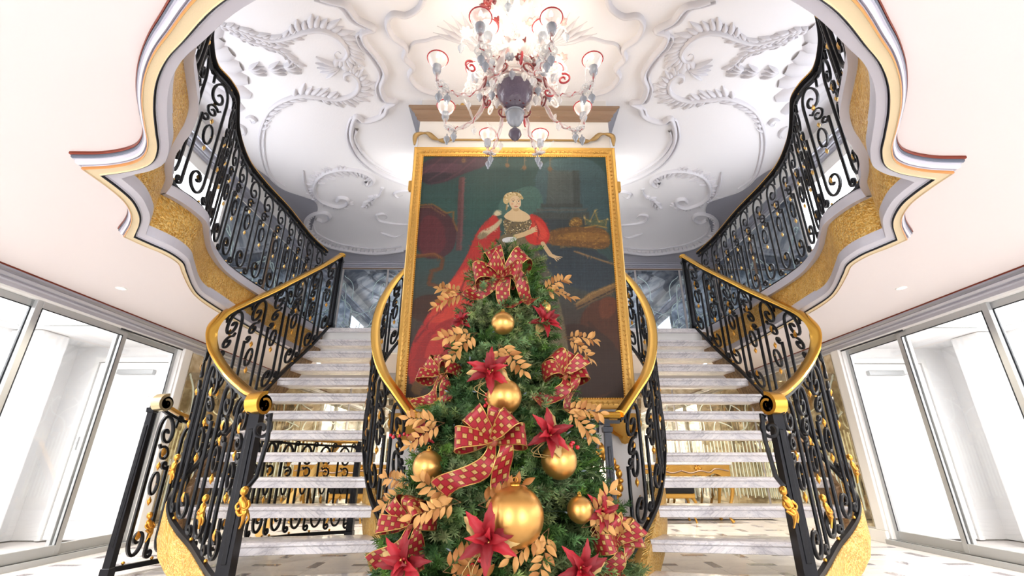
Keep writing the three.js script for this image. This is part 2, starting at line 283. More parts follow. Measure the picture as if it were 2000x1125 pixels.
/* vestibules outside the glass doors: walls, ceiling, a door, a ceiling light */
for (const s of [-1, 1]) {
  const side = s < 0 ? 'left' : 'right', g = structGroup('wall_vestibule_' + side, side + ' bright white vestibule beyond the sliding glass doors', 'wall');
  part('outer_wall', box(s * 5.6, s * 5.75, 0, 2.3, 1.3, -5.9), M.frost, g); part('end_wall', box(s * (W + 0.12), s * 5.75, 0, 2.3, -5.75, -5.9), M.frost, g);
  part('near_wall', box(s * (W + 0.12), s * 5.75, 0, 2.3, 1.15, 1.3), M.frost, g); part('vestibule_ceiling', box(s * (W + 0.12), s * 5.75, 2.2, 2.3, 1.3, -5.9), M.frost, g);
  part('column', rbox(s * 5.25, s * 5.62, 0, 2.2, -4.9, -5.25, 0.03), M.frost, g);
  const dr = structGroup(s < 0 ? 'door_1' : 'door_2', side + ' plain white service door inside the vestibule', 'door');
  part('door_frame', merge([box(s * 4.3, s * 4.36, 0, 2.0, -5.7, -5.75), box(s * 5.24, s * 5.3, 0, 2.0, -5.7, -5.75), box(s * 4.3, s * 5.3, 2.0, 2.06, -5.7, -5.75)]), M.whitePaint, dr);
  part('door_leaf', rbox(s * 4.37, s * 5.23, 0.01, 1.99, -5.715, -5.75, 0.005), M.frost, dr);
  part('door_panel', rbox(s * 4.5, s * 5.1, 0.2, 1.7, -5.705, -5.72, 0.008), M.frost, dr);
  const cl = part('door_closer', rbox(s * 4.5, s * 4.95, 1.84, 1.9, -5.66, -5.715, 0.008), M.alu, dr); part('closer_arm', box(s * 4.95, s * 5.06, 1.86, 1.9, -5.67, -5.7), M.whitePaint, cl);
  const hd = part('door_handle', merge([rbox(s * 5.12, s * 5.18, 0.95, 1.1, -5.69, -5.715), rbox(s * 5.0, s * 5.15, 1.02, 1.04, -5.65, -5.67)]), M.alu, dr);
  for (const [dz, wh] of [[3.55, 'far'], [0.75, 'near']]) {
    const lamp = thing('ceiling_light_panel', side + ' recessed light panel at the ' + wh + ' end of the vestibule ceiling', 'light', [s * 4.85, 2.19, -dz]);
    part('light_frame', merge([box(-0.46, -0.42, -0.012, 0.01, -1.16, 1.16), box(0.42, 0.46, -0.012, 0.01, -1.16, 1.16), box(-0.46, 0.46, -0.012, 0.01, -1.16, -1.12), box(-0.46, 0.46, -0.012, 0.01, 1.12, 1.16)]), M.alu, lamp);
    part('diffuser', box(-0.42, 0.42, -0.006, 0.004, -1.12, 1.12), std(0xffffff, 0.5, 0, { emissive: 0xffffff, emissiveIntensity: 2 }), lamp);
    const la = new THREE.RectAreaLight(0xfbfcff, L_VEST, 0.84, 2.24); la.position.set(0, -0.02, 0); la.rotation.x = -PI / 2; lamp.add(la);
  }
}

/* sliding glass doors */
for (const s of [-1, 1]) {
  const side = s < 0 ? 'left' : 'right', track = structGroup(s < 0 ? 'trim_9' : 'trim_10', side + ' brushed metal floor track of the sliding doors', 'door track');
  part('floor_track', box(s * (W - 0.06), s * (W + 0.1), 0, 0.045, 1.02, -5.46), M.alu, track); part('track_slot', box(s * (W - 0.02), s * (W - 0.01), 0.044, 0.048, 1.02, -5.46), M.aluDark, track);
  part('head_track', box(s * (W - 0.01), s * (W + 0.1), 2.1, 2.16, 1.02, -5.46), M.whitePaint, track); part('head_slot', box(s * (W - 0.012), s * (W - 0.008), 2.085, 2.102, -4.5, -5.44), M.aluDark, track);
  [[2.74, 3.7, 0.045, 'third'], [3.64, 4.62, 0.0, 'second'], [4.55, 5.45, 0.045, 'first'], [1.82, 2.8, 0, 'fourth'], [0.88, 1.86, 0.045, 'fifth'], [-0.06, 0.92, 0, 'sixth'], [-1.0, -0.02, 0.045, 'seventh']].forEach(([d0, d1, off, nth], k) => {
    const g = structGroup('door_' + (3 + k + (s > 0 ? 7 : 0)), side + ' sliding glass door leaf, ' + nth + ' from the stairs', 'door'), x0 = s * (W + 0.005 + off), x1 = s * (W + 0.04 + off), f = 0.055;
    part('stile', rbox(x0, x1, 0.045, 2.1, -d0, -d0 - f, 0.004), M.alu, g); part('stile', rbox(x0, x1, 0.045, 2.1, -d1 + f, -d1, 0.004), M.alu, g);
    part('top_rail', rbox(x0, x1, 2.04, 2.1, -d0 - f, -d1 + f, 0.004), M.alu, g); part('bottom_rail', rbox(x0, x1, 0.045, 0.13, -d0 - f, -d1 + f, 0.004), M.alu, g);
    part('gasket', merge([box(x0 - s * 0.002, x0 + s * 0.004, 0.13, 2.04, -d0 - f, -d0 - f - 0.008), box(x0 - s * 0.002, x0 + s * 0.004, 0.13, 2.04, -d1 + f + 0.008, -d1 + f), box(x0 - s * 0.002, x0 + s * 0.004, 2.032, 2.04, -d0 - f, -d1 + f)]), M.aluDark, g);
    part('pane', box(s * (W + 0.02 + off), s * (W + 0.026 + off), 0.13, 2.04, -d0 - f, -d1 + f), M.pane, g);
  });
}

/* gallery windows, lit by the daylight outside */
{
  let n = 0;
  for (const s of [-1, 1]) for (const [d0, d1, nm] of [[1.9, 2.95, 'nearest'], [3.13, 4.22, 'middle'], [4.4, 5.5, 'farthest']]) {
    const g = structGroup('window_' + (++n), (s < 0 ? 'left' : 'right') + ' upper gallery window with white daylight, ' + nm + ' of the three', 'window'), x = s * W;
    part('window_frame', merge([box(x - s * 0.02, x + s * 0.06, 3.0, 3.05, -d0, -d1), box(x - s * 0.02, x + s * 0.06, 4.3, 4.35, -d0, -d1), box(x - s * 0.02, x + s * 0.06, 3.05, 4.3, -d0, -d0 - 0.05), box(x - s * 0.02, x + s * 0.06, 3.05, 4.3, -d1 + 0.05, -d1)]), M.whitePaint, g);
    part('pane', box(x + s * 0.05, x + s * 0.06, 3.05, 4.3, -d0 - 0.05, -d1 + 0.05), std(0xffffff, 0.4, 0, { emissive: 0xf4f8ff, emissiveIntensity: 2.2 }), g);
    const la = new THREE.RectAreaLight(0xf6f9ff, L_WIN, d1 - d0 - 0.1, 1.25); la.position.set(x + s * 0.04, 3.675, -(d0 + d1) / 2); la.rotation.y = s < 0 ? -PI / 2 : PI / 2; g.add(la);
  }
}

/* unseen windows added behind the viewer to light the stairs from the front */
for (const s of [-1, 1]) {
  const g = structGroup(s < 0 ? 'window_7' : 'window_8', (s < 0 ? 'left' : 'right') + ' tall added window giving front fill light behind the viewer', 'window');
  part('window_frame', merge([box(s * 1.3, s * 3.8, 0.1, 0.16, 3.0, 2.96), box(s * 1.3, s * 3.8, 2.04, 2.1, 3.0, 2.96), box(s * 1.3, s * 1.36, 0.16, 2.04, 3.0, 2.96), box(s * 3.74, s * 3.8, 0.16, 2.04, 3.0, 2.96), box(s * 2.52, s * 2.58, 0.16, 2.04, 3.0, 2.96)]), M.alu, g);
  part('pane', box(s * 1.36, s * 3.74, 0.16, 2.04, 2.99, 2.985), std(0xffffff, 0.4, 0, { emissive: 0xf4f8ff, emissiveIntensity: 2.2 }), g);
  const la = new THREE.RectAreaLight(0xf8faff, L_FRONT_FILL, 2.36, 1.88); la.position.set(s * 2.55, 1.1, 2.95); g.add(la);
}

/* recessed downlights of the lower ceiling */
{
  const spots = [[-3.5, 3.76, 'left ceiling beside the gold fascia'], [3.42, 3.7, 'right ceiling beside the gold fascia'], [-3.0, 6.95, 'left ceiling under the landing'], [3.0, 6.95, 'right ceiling under the landing'], [-1.6, 6.95, 'ceiling under the landing, left of the pillar'], [1.6, 6.95, 'ceiling under the landing, right of the pillar'],
    [-3.3, 1.6, 'left ceiling near the viewer, added for fill light'], [3.3, 1.6, 'right ceiling near the viewer, added for fill light'], [-3.3, -1.0, 'left ceiling behind the viewer, added for fill light'], [3.3, -1.0, 'right ceiling behind the viewer, added for fill light']];  // these near and rear lamps are added, unseen, as fill
  for (const [x, d, where] of spots) {
    const t = thing('recessed_downlight', 'small round recessed downlight in the ' + where, 'downlight', [x, SOFF, -d], 0, 'recessed ceiling downlights');
    part('trim_ring', lathe([[0.028, 0.0], [0.03, -0.004], [0.042, -0.004], [0.044, 0.002]], 20), M.whitePaint, t);
    part('lens', lathe([[0.0001, -0.001], [0.028, -0.001]], 16), std(0xffffff, 0.4, 0, { emissive: 0xfff6e6, emissiveIntensity: 22 }), t);
    const sp = new THREE.SpotLight(0xfff1dc, L_SPOT, 0, 1.1, 0.7, 2); sp.position.set(0, -0.02, 0); sp.target.position.set(0, -2, 0); sp.shadow.radius = 1.4; sp.castShadow = true; t.add(sp, sp.target);
  }
  /* added fill light panels behind the viewer, out of view */
  for (const s of [-1, 1]) {
    const t = thing('ceiling_light_panel', (s < 0 ? 'left' : 'right') + ' added square fill light panel behind the viewer', 'light', [s * 1.7, SOFF, 1.3]);
    part('light_frame', rbox(-0.62, 0.62, -0.012, 0.0, -0.62, 0.62, 0.004), M.alu, t);
    part('diffuser', box(-0.58, 0.58, -0.016, -0.012, -0.58, 0.58), std(0xffffff, 0.5, 0, { emissive: 0xfffaf2, emissiveIntensity: 2 }), t);
    const la = new THREE.RectAreaLight(0xfffaf2, L_LOBBY_FILL, 1.16, 1.16); la.position.set(0, -0.03, 0); la.rotation.x = -PI / 2; t.add(la);
  }
}

/* ---------------------------------------------------------------- stucco relief of the upper ceiling: plan lines (x, depth) of the left half, mirrored to the right */
const RELIEF = {
  oval: [-1.86, 3.01, -1.76, 3.05, -1.64, 3.09, -1.58, 3.23, -1.44, 3.34, -1.57, 3.39, -1.58, 3.51, -1.51, 3.67, -1.47, 3.9, -1.57, 4.11, -1.56, 4.3, -1.44, 4.33, -1.57, 4.42, -1.63, 4.53, -1.75, 4.62, -1.94, 4.67, -2.0, 4.59, -2.08, 4.69, -2.21, 5.02, -2.2, 5.44, -2.01, 5.8, -1.62, 6.1, -1.1, 6.25],
  oval2: [-2.08, 4.83, -2.17, 5.02, -2.13, 5.39, -1.94, 5.71, -1.59, 5.95, -1.1, 6.1],
  centre: [-0.84, 2.8, -0.88, 3.02, -0.95, 3.12, -1.08, 3.19, -1.21, 3.18, -1.29, 3.27, -1.28, 3.42, -1.16, 3.56, -1.21, 3.69, -1.14, 3.82, -1.2, 3.93, -1.13, 4.11, -0.93, 4.21],
  centre2: [-1.15, 3.62, -1.07, 3.51, -0.94, 3.48, -0.8, 3.44, -0.68, 3.46],
  acan: [-3.03, 3.32, -2.87, 3.35, -2.71, 3.43, -2.53, 3.48, -2.34, 3.44, -2.13, 3.37, -1.97, 3.36, -1.85, 3.43, -1.8, 3.55, -1.81, 3.65, -1.89, 3.73, -1.96, 3.72, -1.96, 3.66, -1.91, 3.63, -1.89, 3.66],
  tail: [-2.95, 3.41, -2.8, 3.49, -2.65, 3.55, -2.52, 3.62, -2.47, 3.74, -2.42, 3.81],
  lower: [-1.93, 4.04, -1.96, 4.0, -1.93, 3.93, -1.85, 3.92, -1.81, 4.02, -1.86, 4.16, -1.99, 4.26, -2.18, 4.3, -2.38, 4.27, -2.55, 4.25, -2.79, 4.32, -3.05, 4.48, -3.25, 4.7, -3.47, 5.03, -3.66, 5.45, -3.79, 5.94, -3.72, 6.28, -3.51, 6.47, -3.36, 6.42, -3.37, 6.3],
  lower2: [-3.19, 4.67, -3.41, 5.03, -3.6, 5.45, -3.72, 5.89, -3.64, 6.18],
  feather: [-2.31, 6.02, -2.32, 6.12, -2.22, 6.07, -2.18, 5.94, -2.28, 5.78, -2.5, 5.71, -2.83, 5.79, -3.08, 6.01, -3.25, 6.36, -3.22, 6.62, -3.02, 6.78, -2.82, 6.68, -2.78, 6.52, -2.88, 6.49, -2.97, 6.6],
  feather2: [-3.18, 5.75, -3.3, 6.1, -3.33, 6.49, -3.18, 6.74],
  husk: [-2.11, 6.24, -2.2, 6.41, -2.31, 6.48, -2.43, 6.63, -2.57, 6.81],
  border: [-3.54, 7.17, -3.46, 7.26, -3.29, 7.14, -3.29, 6.98, -3.49, 7.0, -3.78, 7.29, -3.84, 7.65, -3.6, 7.93, -3.15, 8.05, -2.67, 8.09, -2.12, 8.03],
  border2: [-3.67, 7.33, -3.7, 7.61, -3.47, 7.84, -3.08, 7.96, -2.65, 8.0, -2.16, 7.95],
  s1: [-1.66, 6.3, -1.83, 6.29, -1.95, 6.37, -1.92, 6.49, -1.82, 6.43],
  s2: [-1.88, 7.37, -2.2, 7.33, -2.43, 7.23, -2.42, 7.05, -2.29, 7.02, -2.26, 7.15, -2.34, 7.23],
  s3: [-2.49, 7.61, -2.37, 7.66, -2.24, 7.72, -2.04, 7.64],
  curl: [-3.45, 4.64, -3.36, 4.61, -3.34, 4.68, -3.42, 4.73, -3.42, 4.68],
  ring: [-3.61, 4.74, -3.57, 4.82, -3.64, 4.96, -3.72, 4.98],
};
const nrm = (d) => { const e = 0.02, dy = (cy(d + e) - cy(d - e)) / (2 * e); return V(0, -1, -dy).normalize(); };   // points out of the ceiling into the room
const onCeil = (x, d, h = 0) => V(x, cy(d), -d).addScaledVector(nrm(d), h);
const planPts = (flat, s, per) => { const p = []; for (let i = 0; i < flat.length; i += 2) p.push(V(flat[i] * s, 0, flat[i + 1])); return catmull(p, per); };
function moulding(pts, w, h, taper = false) {      // half-round rib on the ceiling
  const rows = pts.map((p, i) => {
    const a = pts[Math.max(0, i - 1)], b = pts[Math.min(pts.length - 1, i + 1)], t = b.clone().sub(a).normalize(), sx = -t.z, sz = t.x, k = taper ? Math.max(0.12, Math.sin(PI * Math.min(1, 0.12 + i / pts.length))) : 1;
    return [[-1, -0.3], [-0.9, 0.35], [-0.45, 0.85], [0, 1], [0.45, 0.85], [0.9, 0.35], [1, -0.3]].map(([u, v]) => onCeil(p.x + sx * u * w * k, Math.min(8.195, p.z + sz * u * w * k), v * h * 1.5 * k));
  });
  return loft(rows);
}
function leafOn(x, d, ang, len, wid, h = 0.025) {   // small pointed stucco leaf
  const rows = []; for (let i = 0; i <= 5; i++) { const t = i / 5, ww = wid * Math.sin(PI * Math.pow(t, 0.7)) * (1 - 0.25 * t) + 0.002, cx = x + Math.cos(ang) * len * t, cd = d + Math.sin(ang) * len * t; rows.push([-1, -0.5, 0, 0.5, 1].map((u) => onCeil(cx - Math.sin(ang) * u * ww, cd + Math.cos(ang) * u * ww, 1.1 * h * (1 - u * u) * (0.5 + Math.sin(PI * t)) - 0.002))); }
  return loft(rows);
}
function crest(pts, t0, t1, side, n, len, wid, lean = 0.7) {
  const out = []; for (let i = 0; i < n; i++) { const k = Math.min(pts.length - 2, Math.floor(lerp(t0, t1, i / Math.max(1, n - 1)) * (pts.length - 1))), p = pts[k], q = pts[k + 1], a = Math.atan2(q.z - p.z, q.x - p.x) + side * lean; out.push(leafOn(p.x, p.z, a, len * (0.75 + 0.5 * Math.sin(PI * i / n)) * (1 + 0.2 * Math.sin(i * 2.4)), wid)); }
  return out;
}
for (const s of [-1, 1]) {
  const P = {}; for (const k in RELIEF) P[k] = planPts(RELIEF[k], -s, 6);
  const A = (n, g) => part(n, g, M.relief, upperCeiling);
  A('panel_moulding', moulding(P.oval, 0.034, 0.04)); A('panel_moulding', moulding(P.oval.map((p) => V(p.x - s * -0.07, 0, p.z + 0.03)), 0.015, 0.02)); A('panel_moulding', moulding(P.oval2, 0.02, 0.028));
  A('centre_moulding', moulding(P.centre, 0.03, 0.04)); A('centre_moulding', moulding(P.centre2, 0.016, 0.022));
  A('scroll', moulding(P.acan, 0.032, 0.04, true)); A('scroll', moulding(P.tail, 0.022, 0.03, true)); A('scroll', moulding(P.lower, 0.03, 0.034, true)); A('scroll', moulding(P.lower2, 0.012, 0.016));
  A('feather_scroll', moulding(P.feather, 0.03, 0.036)); A('feather_scroll', moulding(P.feather2, 0.022, 0.03, true)); A('scroll', moulding(P.husk, 0.02, 0.03, true));
  A('border_moulding', moulding(P.border, 0.034, 0.04)); A('border_moulding', moulding(P.border2, 0.014, 0.018));
  for (const k of ['s1', 's2', 's3', 'curl', 'ring']) A('small_scroll', moulding(P[k], 0.022, 0.028, true));
  const m = s;   // leaves lie on the outer side of each curve
  A('acanthus_leaves', merge([...crest(P.acan, 0.3, 0.75, m, 20, 0.17, 0.045, 0.95), ...crest(P.acan, 0.02, 0.32, -m, 14, 0.13, 0.03, 0.5), ...crest(P.acan, 0.02, 0.3, m, 14, 0.12, 0.028, 0.45)]));
  A('acanthus_leaves', merge([...crest(P.tail, 0.05, 0.95, m, 13, 0.12, 0.028, 0.5), ...crest(P.tail, 0.1, 0.9, -m, 11, 0.1, 0.025, 0.5)]));
  A('acanthus_leaves', merge([...crest(P.lower, 0.16, 0.42, m, 20, 0.15, 0.04, 2.2), ...crest(P.lower, 0.44, 0.66, m, 15, 0.17, 0.034, 2.6), ...crest(P.lower, 0.38, 0.5, -m, 8, 0.18, 0.04, 2.4)]));
  A('feather_ribs', merge([...crest(P.feather, 0.36, 0.82, -m, 30, 0.1, 0.014, 1.3), ...crest(P.feather, 0.22, 0.52, m, 14, 0.17, 0.034, 1.9)]));
  A('rope_ribs', merge(crest(P.border, 0.38, 0.98, m, 60, 0.07, 0.014, 1.2)));
  A('husk_leaves', merge([...crest(P.husk, 0.3, 0.95, m, 6, 0.12, 0.025, 0.5), ...crest(P.husk, 0.3, 0.95, -m, 6, 0.12, 0.025, 0.5)]));
  const ball = (x, d, r) => A('stucco_ball', sphere(r, 14, 10).scale(1, 0.7, 1).translate(s * x, cy(d), -d));
  ball(1.89, 3.83, 0.06); ball(1.8, 3.83, 0.026); ball(1.74, 3.83, 0.018); ball(2.11, 6.22, 0.035);
  A('tulip', merge([-0.6, -0.25, 0, 0.25, 0.6].map((a) => leafOn(-s * 1.96, 3.84, (s > 0 ? PI : 0) + a, 0.26, 0.028, 0.035))));
  for (const [x, d] of [[2.92, 3.86], [2.69, 3.85], [2.51, 3.83]]) A('husk', merge([-0.5, -0.15, 0.2, 0.5].map((a) => leafOn(-s * (x + 0.08), d, (s > 0 ? 0 : PI) + a, 0.19, 0.022, 0.04))));
  /* scallop shell at the side */
  const lobes = [[-3.0, 3.3], [-3.08, 3.46], [-3.06, 3.64], [-3.06, 3.83], [-3.09, 4.03], [-3.19, 4.27], [-3.42, 4.5], [-3.62, 4.58]];
  lobes.forEach(([lx, ld]) => {
    const cx = -3.82, cd = 3.75, rows = []; for (let i = 0; i <= 8; i++) { const t = i / 8, w = 0.012 + 0.135 * t * (t > 0.75 ? Math.sqrt(1 - 0.85 * ((t - 0.75) / 0.25) ** 2) : 1), dx = lx - cx, dd = ld - cd, L = Math.hypot(dx, dd); rows.push([-1, -0.7, -0.3, 0, 0.3, 0.7, 1].map((u) => onCeil(-s * (cx + dx * t - dd / L * u * w), cd + dd * t + dx / L * u * w, 0.07 * t * Math.sqrt(Math.max(0, 1 - u * u)) * (t > 0.95 ? 0.4 : 1)))); }
    A('shell_lobe', loft(rows));
  });
  /* fan behind the chandelier */
  for (let k = 0; k < 6; k++) { const a = lerp(2.75, 1.75, k / 5), ex = -0.33 + Math.cos(a) * 0.56, ed = 3.55 - Math.sin(a) * 0.42, pts = catmull([V(-s * -0.36, 0, 3.52), V(-s * lerp(-0.36, ex, 0.55) * 1, 0, lerp(3.52, ed, 0.45)), V(-s * ex, 0, ed)].map((p) => V(p.x, 0, p.z)), 6); A('fan_rib', moulding(pts, 0.03, 0.035, true)); }
}
/* grey field of the cove outside the white panel, bounded by the border relief */
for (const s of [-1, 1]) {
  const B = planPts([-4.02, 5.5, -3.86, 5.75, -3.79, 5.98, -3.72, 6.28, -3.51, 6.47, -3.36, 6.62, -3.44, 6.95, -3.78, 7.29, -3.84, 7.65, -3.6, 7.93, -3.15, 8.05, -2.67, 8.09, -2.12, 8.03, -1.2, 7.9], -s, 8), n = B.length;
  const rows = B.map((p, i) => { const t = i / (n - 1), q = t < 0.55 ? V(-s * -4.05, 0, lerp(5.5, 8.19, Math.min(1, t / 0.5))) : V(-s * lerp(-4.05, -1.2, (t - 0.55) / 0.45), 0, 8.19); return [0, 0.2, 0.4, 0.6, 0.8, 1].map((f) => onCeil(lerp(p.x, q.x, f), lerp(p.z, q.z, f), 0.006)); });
  part('grey_cove_field', loft(rows), M.coveGrey, upperCeiling, 'grey field of the cove');
}

/* ---------------------------------------------------------------- pillar behind the painting */
const pillar = structGroup('wall_pillar', 'pale pillar with a bronze cornice that carries the painting', 'pillar');
part('shaft', rbox(-1.13, 1.13, 0, CEIL + 0.02, -4.32, -5.5, 0.01), M.pillar, pillar);
part('plinth', rbox(-1.17, 1.17, 0, 0.16, -4.28, -5.54, 0.01), M.giltPale, pillar, 'gilded plinth');
{
  const prof = [[0, 0], [0.03, 0.005], [0.03, 0.03], [0.05, 0.04], [0.055, 0.07], [0.09, 0.09], [0.09, 0.105], [0.12, 0.115], [0.12, 0.14], [0, 0.14]];
  const ring = (o, y) => [V(-1.13 - o, y, -5.5), V(-1.13 - o, y, -4.32 + o), V(1.13 + o, y, -4.32 + o), V(1.13 + o, y, -5.5)];
  const rows = prof.map(([o, y]) => ring(o, 4.62 + y)), sideL = rows.map((r) => [r[0], r[1]]), front = rows.map((r) => [r[1], r[2]]), sideR = rows.map((r) => [r[2], r[3]]);
  part('cornice_front', loft(front, { crease: 0.4 }), M.taupe, pillar); part('cornice_side', loft(sideL, { crease: 0.4 }), M.silver, pillar); part('cornice_side', loft(sideR, { crease: 0.4 }), M.silver, pillar);
  part('gilt_line', tube([V(-0.78, 4.34, -4.305), V(0.78, 4.34, -4.305)], 0.012, 6), M.giltDull, pillar);
  for (const s of [-1, 1]) {
    const pts = catmull([V(s * 1.16, 4.25, -4.29), V(s * 1.15, 4.38, -4.28), V(s * 1.02, 4.41, -4.28), V(s * 0.93, 4.34, -4.28), V(s * 0.84, 4.31, -4.285), V(s * 0.74, 4.34, -4.29)], 6);
    part('gilt_garland', tube(pts, 0.03, 7, (t) => 0.01 + 0.02 * Math.abs(Math.sin(t * 9))), M.giltDull, pillar);
    part('gilt_leaf', sphere(0.05, 8, 6).scale(0.7, 1.2, 0.5).translate(s * 0.36, 4.39, -4.3), M.giltDull, pillar);
    part('side_moulding', box(s * 1.13, s * 1.15, 0.16, 4.6, -4.4, -4.43), M.giltPale, pillar);
  }
  part('finial', merge([sphere(0.03, 8, 6).translate(-0.62, 4.8, -4.25), sphere(0.022, 8, 6).translate(-0.68, 4.79, -4.25)]), M.giltPale, pillar);
}

/* uplight troughs on the back of the pillar, out of sight, washing the ceiling panels */
for (const s of [-1, 1]) {
  const t = thing('uplight_trough', (s < 0 ? 'left' : 'right') + ' narrow uplight trough behind the pillar near the ceiling', 'light', [s * 0.75, 3.95, -5.62]);
  part('trough', merge([box(-0.42, 0.42, -0.05, -0.03, -0.1, 0.1), box(-0.42, 0.42, -0.03, 0.03, 0.08, 0.1), box(-0.42, 0.42, -0.03, 0.03, -0.1, -0.08)]), M.whitePaint, t);
  part('light_strip', box(-0.4, 0.4, -0.028, -0.02, -0.06, 0.06), std(0xffffff, 0.5, 0, { emissive: 0xfffdf8, emissiveIntensity: 6 }), t);
  const la = new THREE.RectAreaLight(0xfffdf8, L_UP, 0.8, 0.12); la.position.set(0, -0.01, 0); la.rotation.x = PI / 2; t.add(la);
}

/* ---------------------------------------------------------------- the painting */
const painting = thing('framed_painting', 'tall gold framed portrait of a woman in a red cloak', 'painting', [0, 1.255, -4.18]);
painting.rotation.x = 0.052;
{
  const HB = 1.085, HT = 1.08, HH = 2.73;
  const cv = document.createElement('canvas'), CW = 1000, CH = 1310; cv.width = CW; cv.height = CH; const c = cv.getContext('2d');
  /* the picture's own layout, in the 1012 x 1125 sketch grid used while composing it */
  const P = (x, y) => { const v = (y - 120) / 925, l = 165 - 65 * v, r = 805 + 85 * v; return [(x - l) / (r - l) * CW, v * CH]; };
  const poly = (pts, fill, smooth = true) => { c.beginPath(); const q = pts.map(([x, y]) => P(x, y)); if (!smooth) { q.forEach((p, i) => (i ? c.lineTo(...p) : c.moveTo(...p))); } else { const m = (a, b) => [(a[0] + b[0]) / 2, (a[1] + b[1]) / 2]; c.moveTo(...m(q[q.length - 1], q[0])); q.forEach((p, i) => c.quadraticCurveTo(...p, ...m(p, q[(i + 1) % q.length]))); } c.closePath(); c.fillStyle = fill; c.fill(); };
  const ell = (x, y, rx, ry, fill, rot = 0) => { c.beginPath(); c.ellipse(...P(x, y), rx * 1.5, ry * 1.42, rot, 0, 2 * PI); c.fillStyle = fill; c.fill(); };
  const line = (pts, col, w) => { c.beginPath(); pts.forEach(([x, y], i) => (i ? c.lineTo(...P(x, y)) : c.moveTo(...P(x, y)))); c.strokeStyle = col; c.lineWidth = w; c.lineJoin = c.lineCap = 'round'; c.stroke(); };
  const grad = (x0, y0, x1, y1, ...st) => { const g = c.createLinearGradient(...P(x0, y0), ...P(x1, y1)); st.forEach((k, i) => g.addColorStop(i / (st.length - 1), k)); return g; };
  c.fillStyle = '#1d3f3e'; c.fillRect(0, 0, CW, CH);
  c.fillStyle = grad(160, 120, 160, 1045, '#1c3a3d', '#23504c', '#2d4747', '#3a3029', '#2b170c'); c.fillRect(0, 0, CW, CH);
  poly([[560, 120], [830, 120], [830, 560], [640, 480], [560, 330]], '#33535a');
  poly([[430, 300], [560, 230], [600, 330], [540, 420], [430, 380]], '#3d6660');
  /* column and plinth */
  poly([[605, 180], [700, 180], [706, 330], [600, 330]], '#41504f', false); poly([[690, 180], [715, 180], [722, 330], [700, 330]], '#334041', false);
  for (const [y, h, w] of [[326, 16, 75], [346, 12, 90], [362, 30, 100]]) poly([[655 - w, y], [655 + w, y], [655 + w, y + h], [655 - w, y + h]], ['#4d5653', '#3a4443', '#333d3e'][(y / 16 | 0) % 3], false);
  poly([[570, 390], [780, 390], [790, 600], [560, 600]], '#2c3a40', false);
  /* curtain at upper left */
  poly([[160, 110], [420, 118], [380, 165], [300, 200], [235, 240], [150, 250]], '#3b2a38'); poly([[160, 150], [330, 150], [240, 215], [150, 235]], '#4b3040'); poly([[150, 190], [290, 190], [210, 238], [150, 240]], '#2b2230');
  for (const x of [230, 290, 350]) line([[x, 125], [x - 60, 190], [x - 110, 228]], 'rgba(96,58,72,.55)', 9);
  for (const [x, y] of [[305, 130], [460, 150], [520, 160], [610, 165]]) { line([[x, 120], [x, y]], '#7a5f42', 5); ell(x, y + 8, 8, 11, '#6a5138'); }
  poly([[288, 215], [306, 210], [296, 520], [278, 520]], '#57363a', false); poly([[300, 215], [310, 212], [300, 520], [292, 520]], '#70484a', false);
  /* chair back and arm */
  poly([[140, 330], [200, 325], [255, 375], [285, 420], [268, 545], [130, 560]], '#43202a'); poly([[150, 370], [230, 385], [250, 530], [140, 545]], '#581f29');
  line([[140, 335], [195, 330], [245, 368], [270, 360], [268, 400], [282, 440]], '#7c5a2c', 9); line([[140, 345], [190, 342], [240, 380]], '#a5803e', 3);
  line([[130, 545], [200, 535], [232, 552], [225, 590], [190, 600], [180, 650], [235, 665]], '#5f3517', 20); line([[135, 540], [200, 531], [228, 550]], '#8a5a28', 6);
  poly([[120, 690], [260, 690], [230, 780], [110, 790]], '#3a1d10');
  /* table with cushion and crown at right */
  poly([[600, 455], [640, 425], [740, 420], [830, 430], [838, 520], [700, 500], [610, 500]], '#6d4a20'); poly([[610, 470], [700, 440], [830, 450], [835, 490], [720, 478]], '#8a6128');
  for (let i = 0; i < 140; i++) ell(lerp(612, 832, rnd()), lerp(432, 510, rnd()), 2.5, 1.6, ['#a5792f', '#c19243', '#4f3312'][i % 3]);
  poly([[600, 500], [840, 518], [850, 700], [620, 640]], '#24333d');
  poly([[742, 415], [736, 385], [770, 395], [776, 355], [790, 394], [822, 390], [815, 422]], '#4a5b45', false); line([[740, 425], [780, 418], [820, 425]], '#a9843e', 7); line([[742, 415], [738, 388], [758, 400], [774, 358], [788, 400], [818, 392], [814, 418]], '#b38d45', 4);
  for (const [x, y] of [[738, 385], [775, 355], [820, 390], [758, 400], [790, 400]]) ell(x, y, 4, 4, '#d3b064');
  poly([[680, 420], [684, 395], [705, 378], [728, 392], [734, 420]], '#7d5a25'); for (let i = 0; i < 40; i++) ell(lerp(684, 732, rnd()), lerp(385, 420, rnd()), 2, 2, ['#d6ae56', '#5a3d15'][i % 2]);
  line([[704, 522], [770, 545], [848, 574]], '#7f5f3a', 9); line([[704, 520], [848, 571]], '#a98757', 3);
  poly([[712, 720], [760, 680], [860, 638], [862, 670], [790, 705], [715, 745]], '#7a5c33', false); line([[714, 738], [790, 698], [861, 662]], '#221a16', 7); line([[714, 722], [770, 684], [858, 645]], '#b18b4e', 4);
  poly([[740, 720], [870, 690], [885, 1045], [700, 1045], [720, 850]], '#4a220c'); poly([[790, 700], [860, 690], [860, 760], [800, 790]], '#5f2c10'); line([[760, 790], [800, 830], [780, 900], [830, 930]], '#3a1a09', 18); line([[770, 860], [820, 880]], '#68371a', 8);
  poly([[640, 760], [880, 850], [890, 1045], [560, 1045]], '#2e1608');
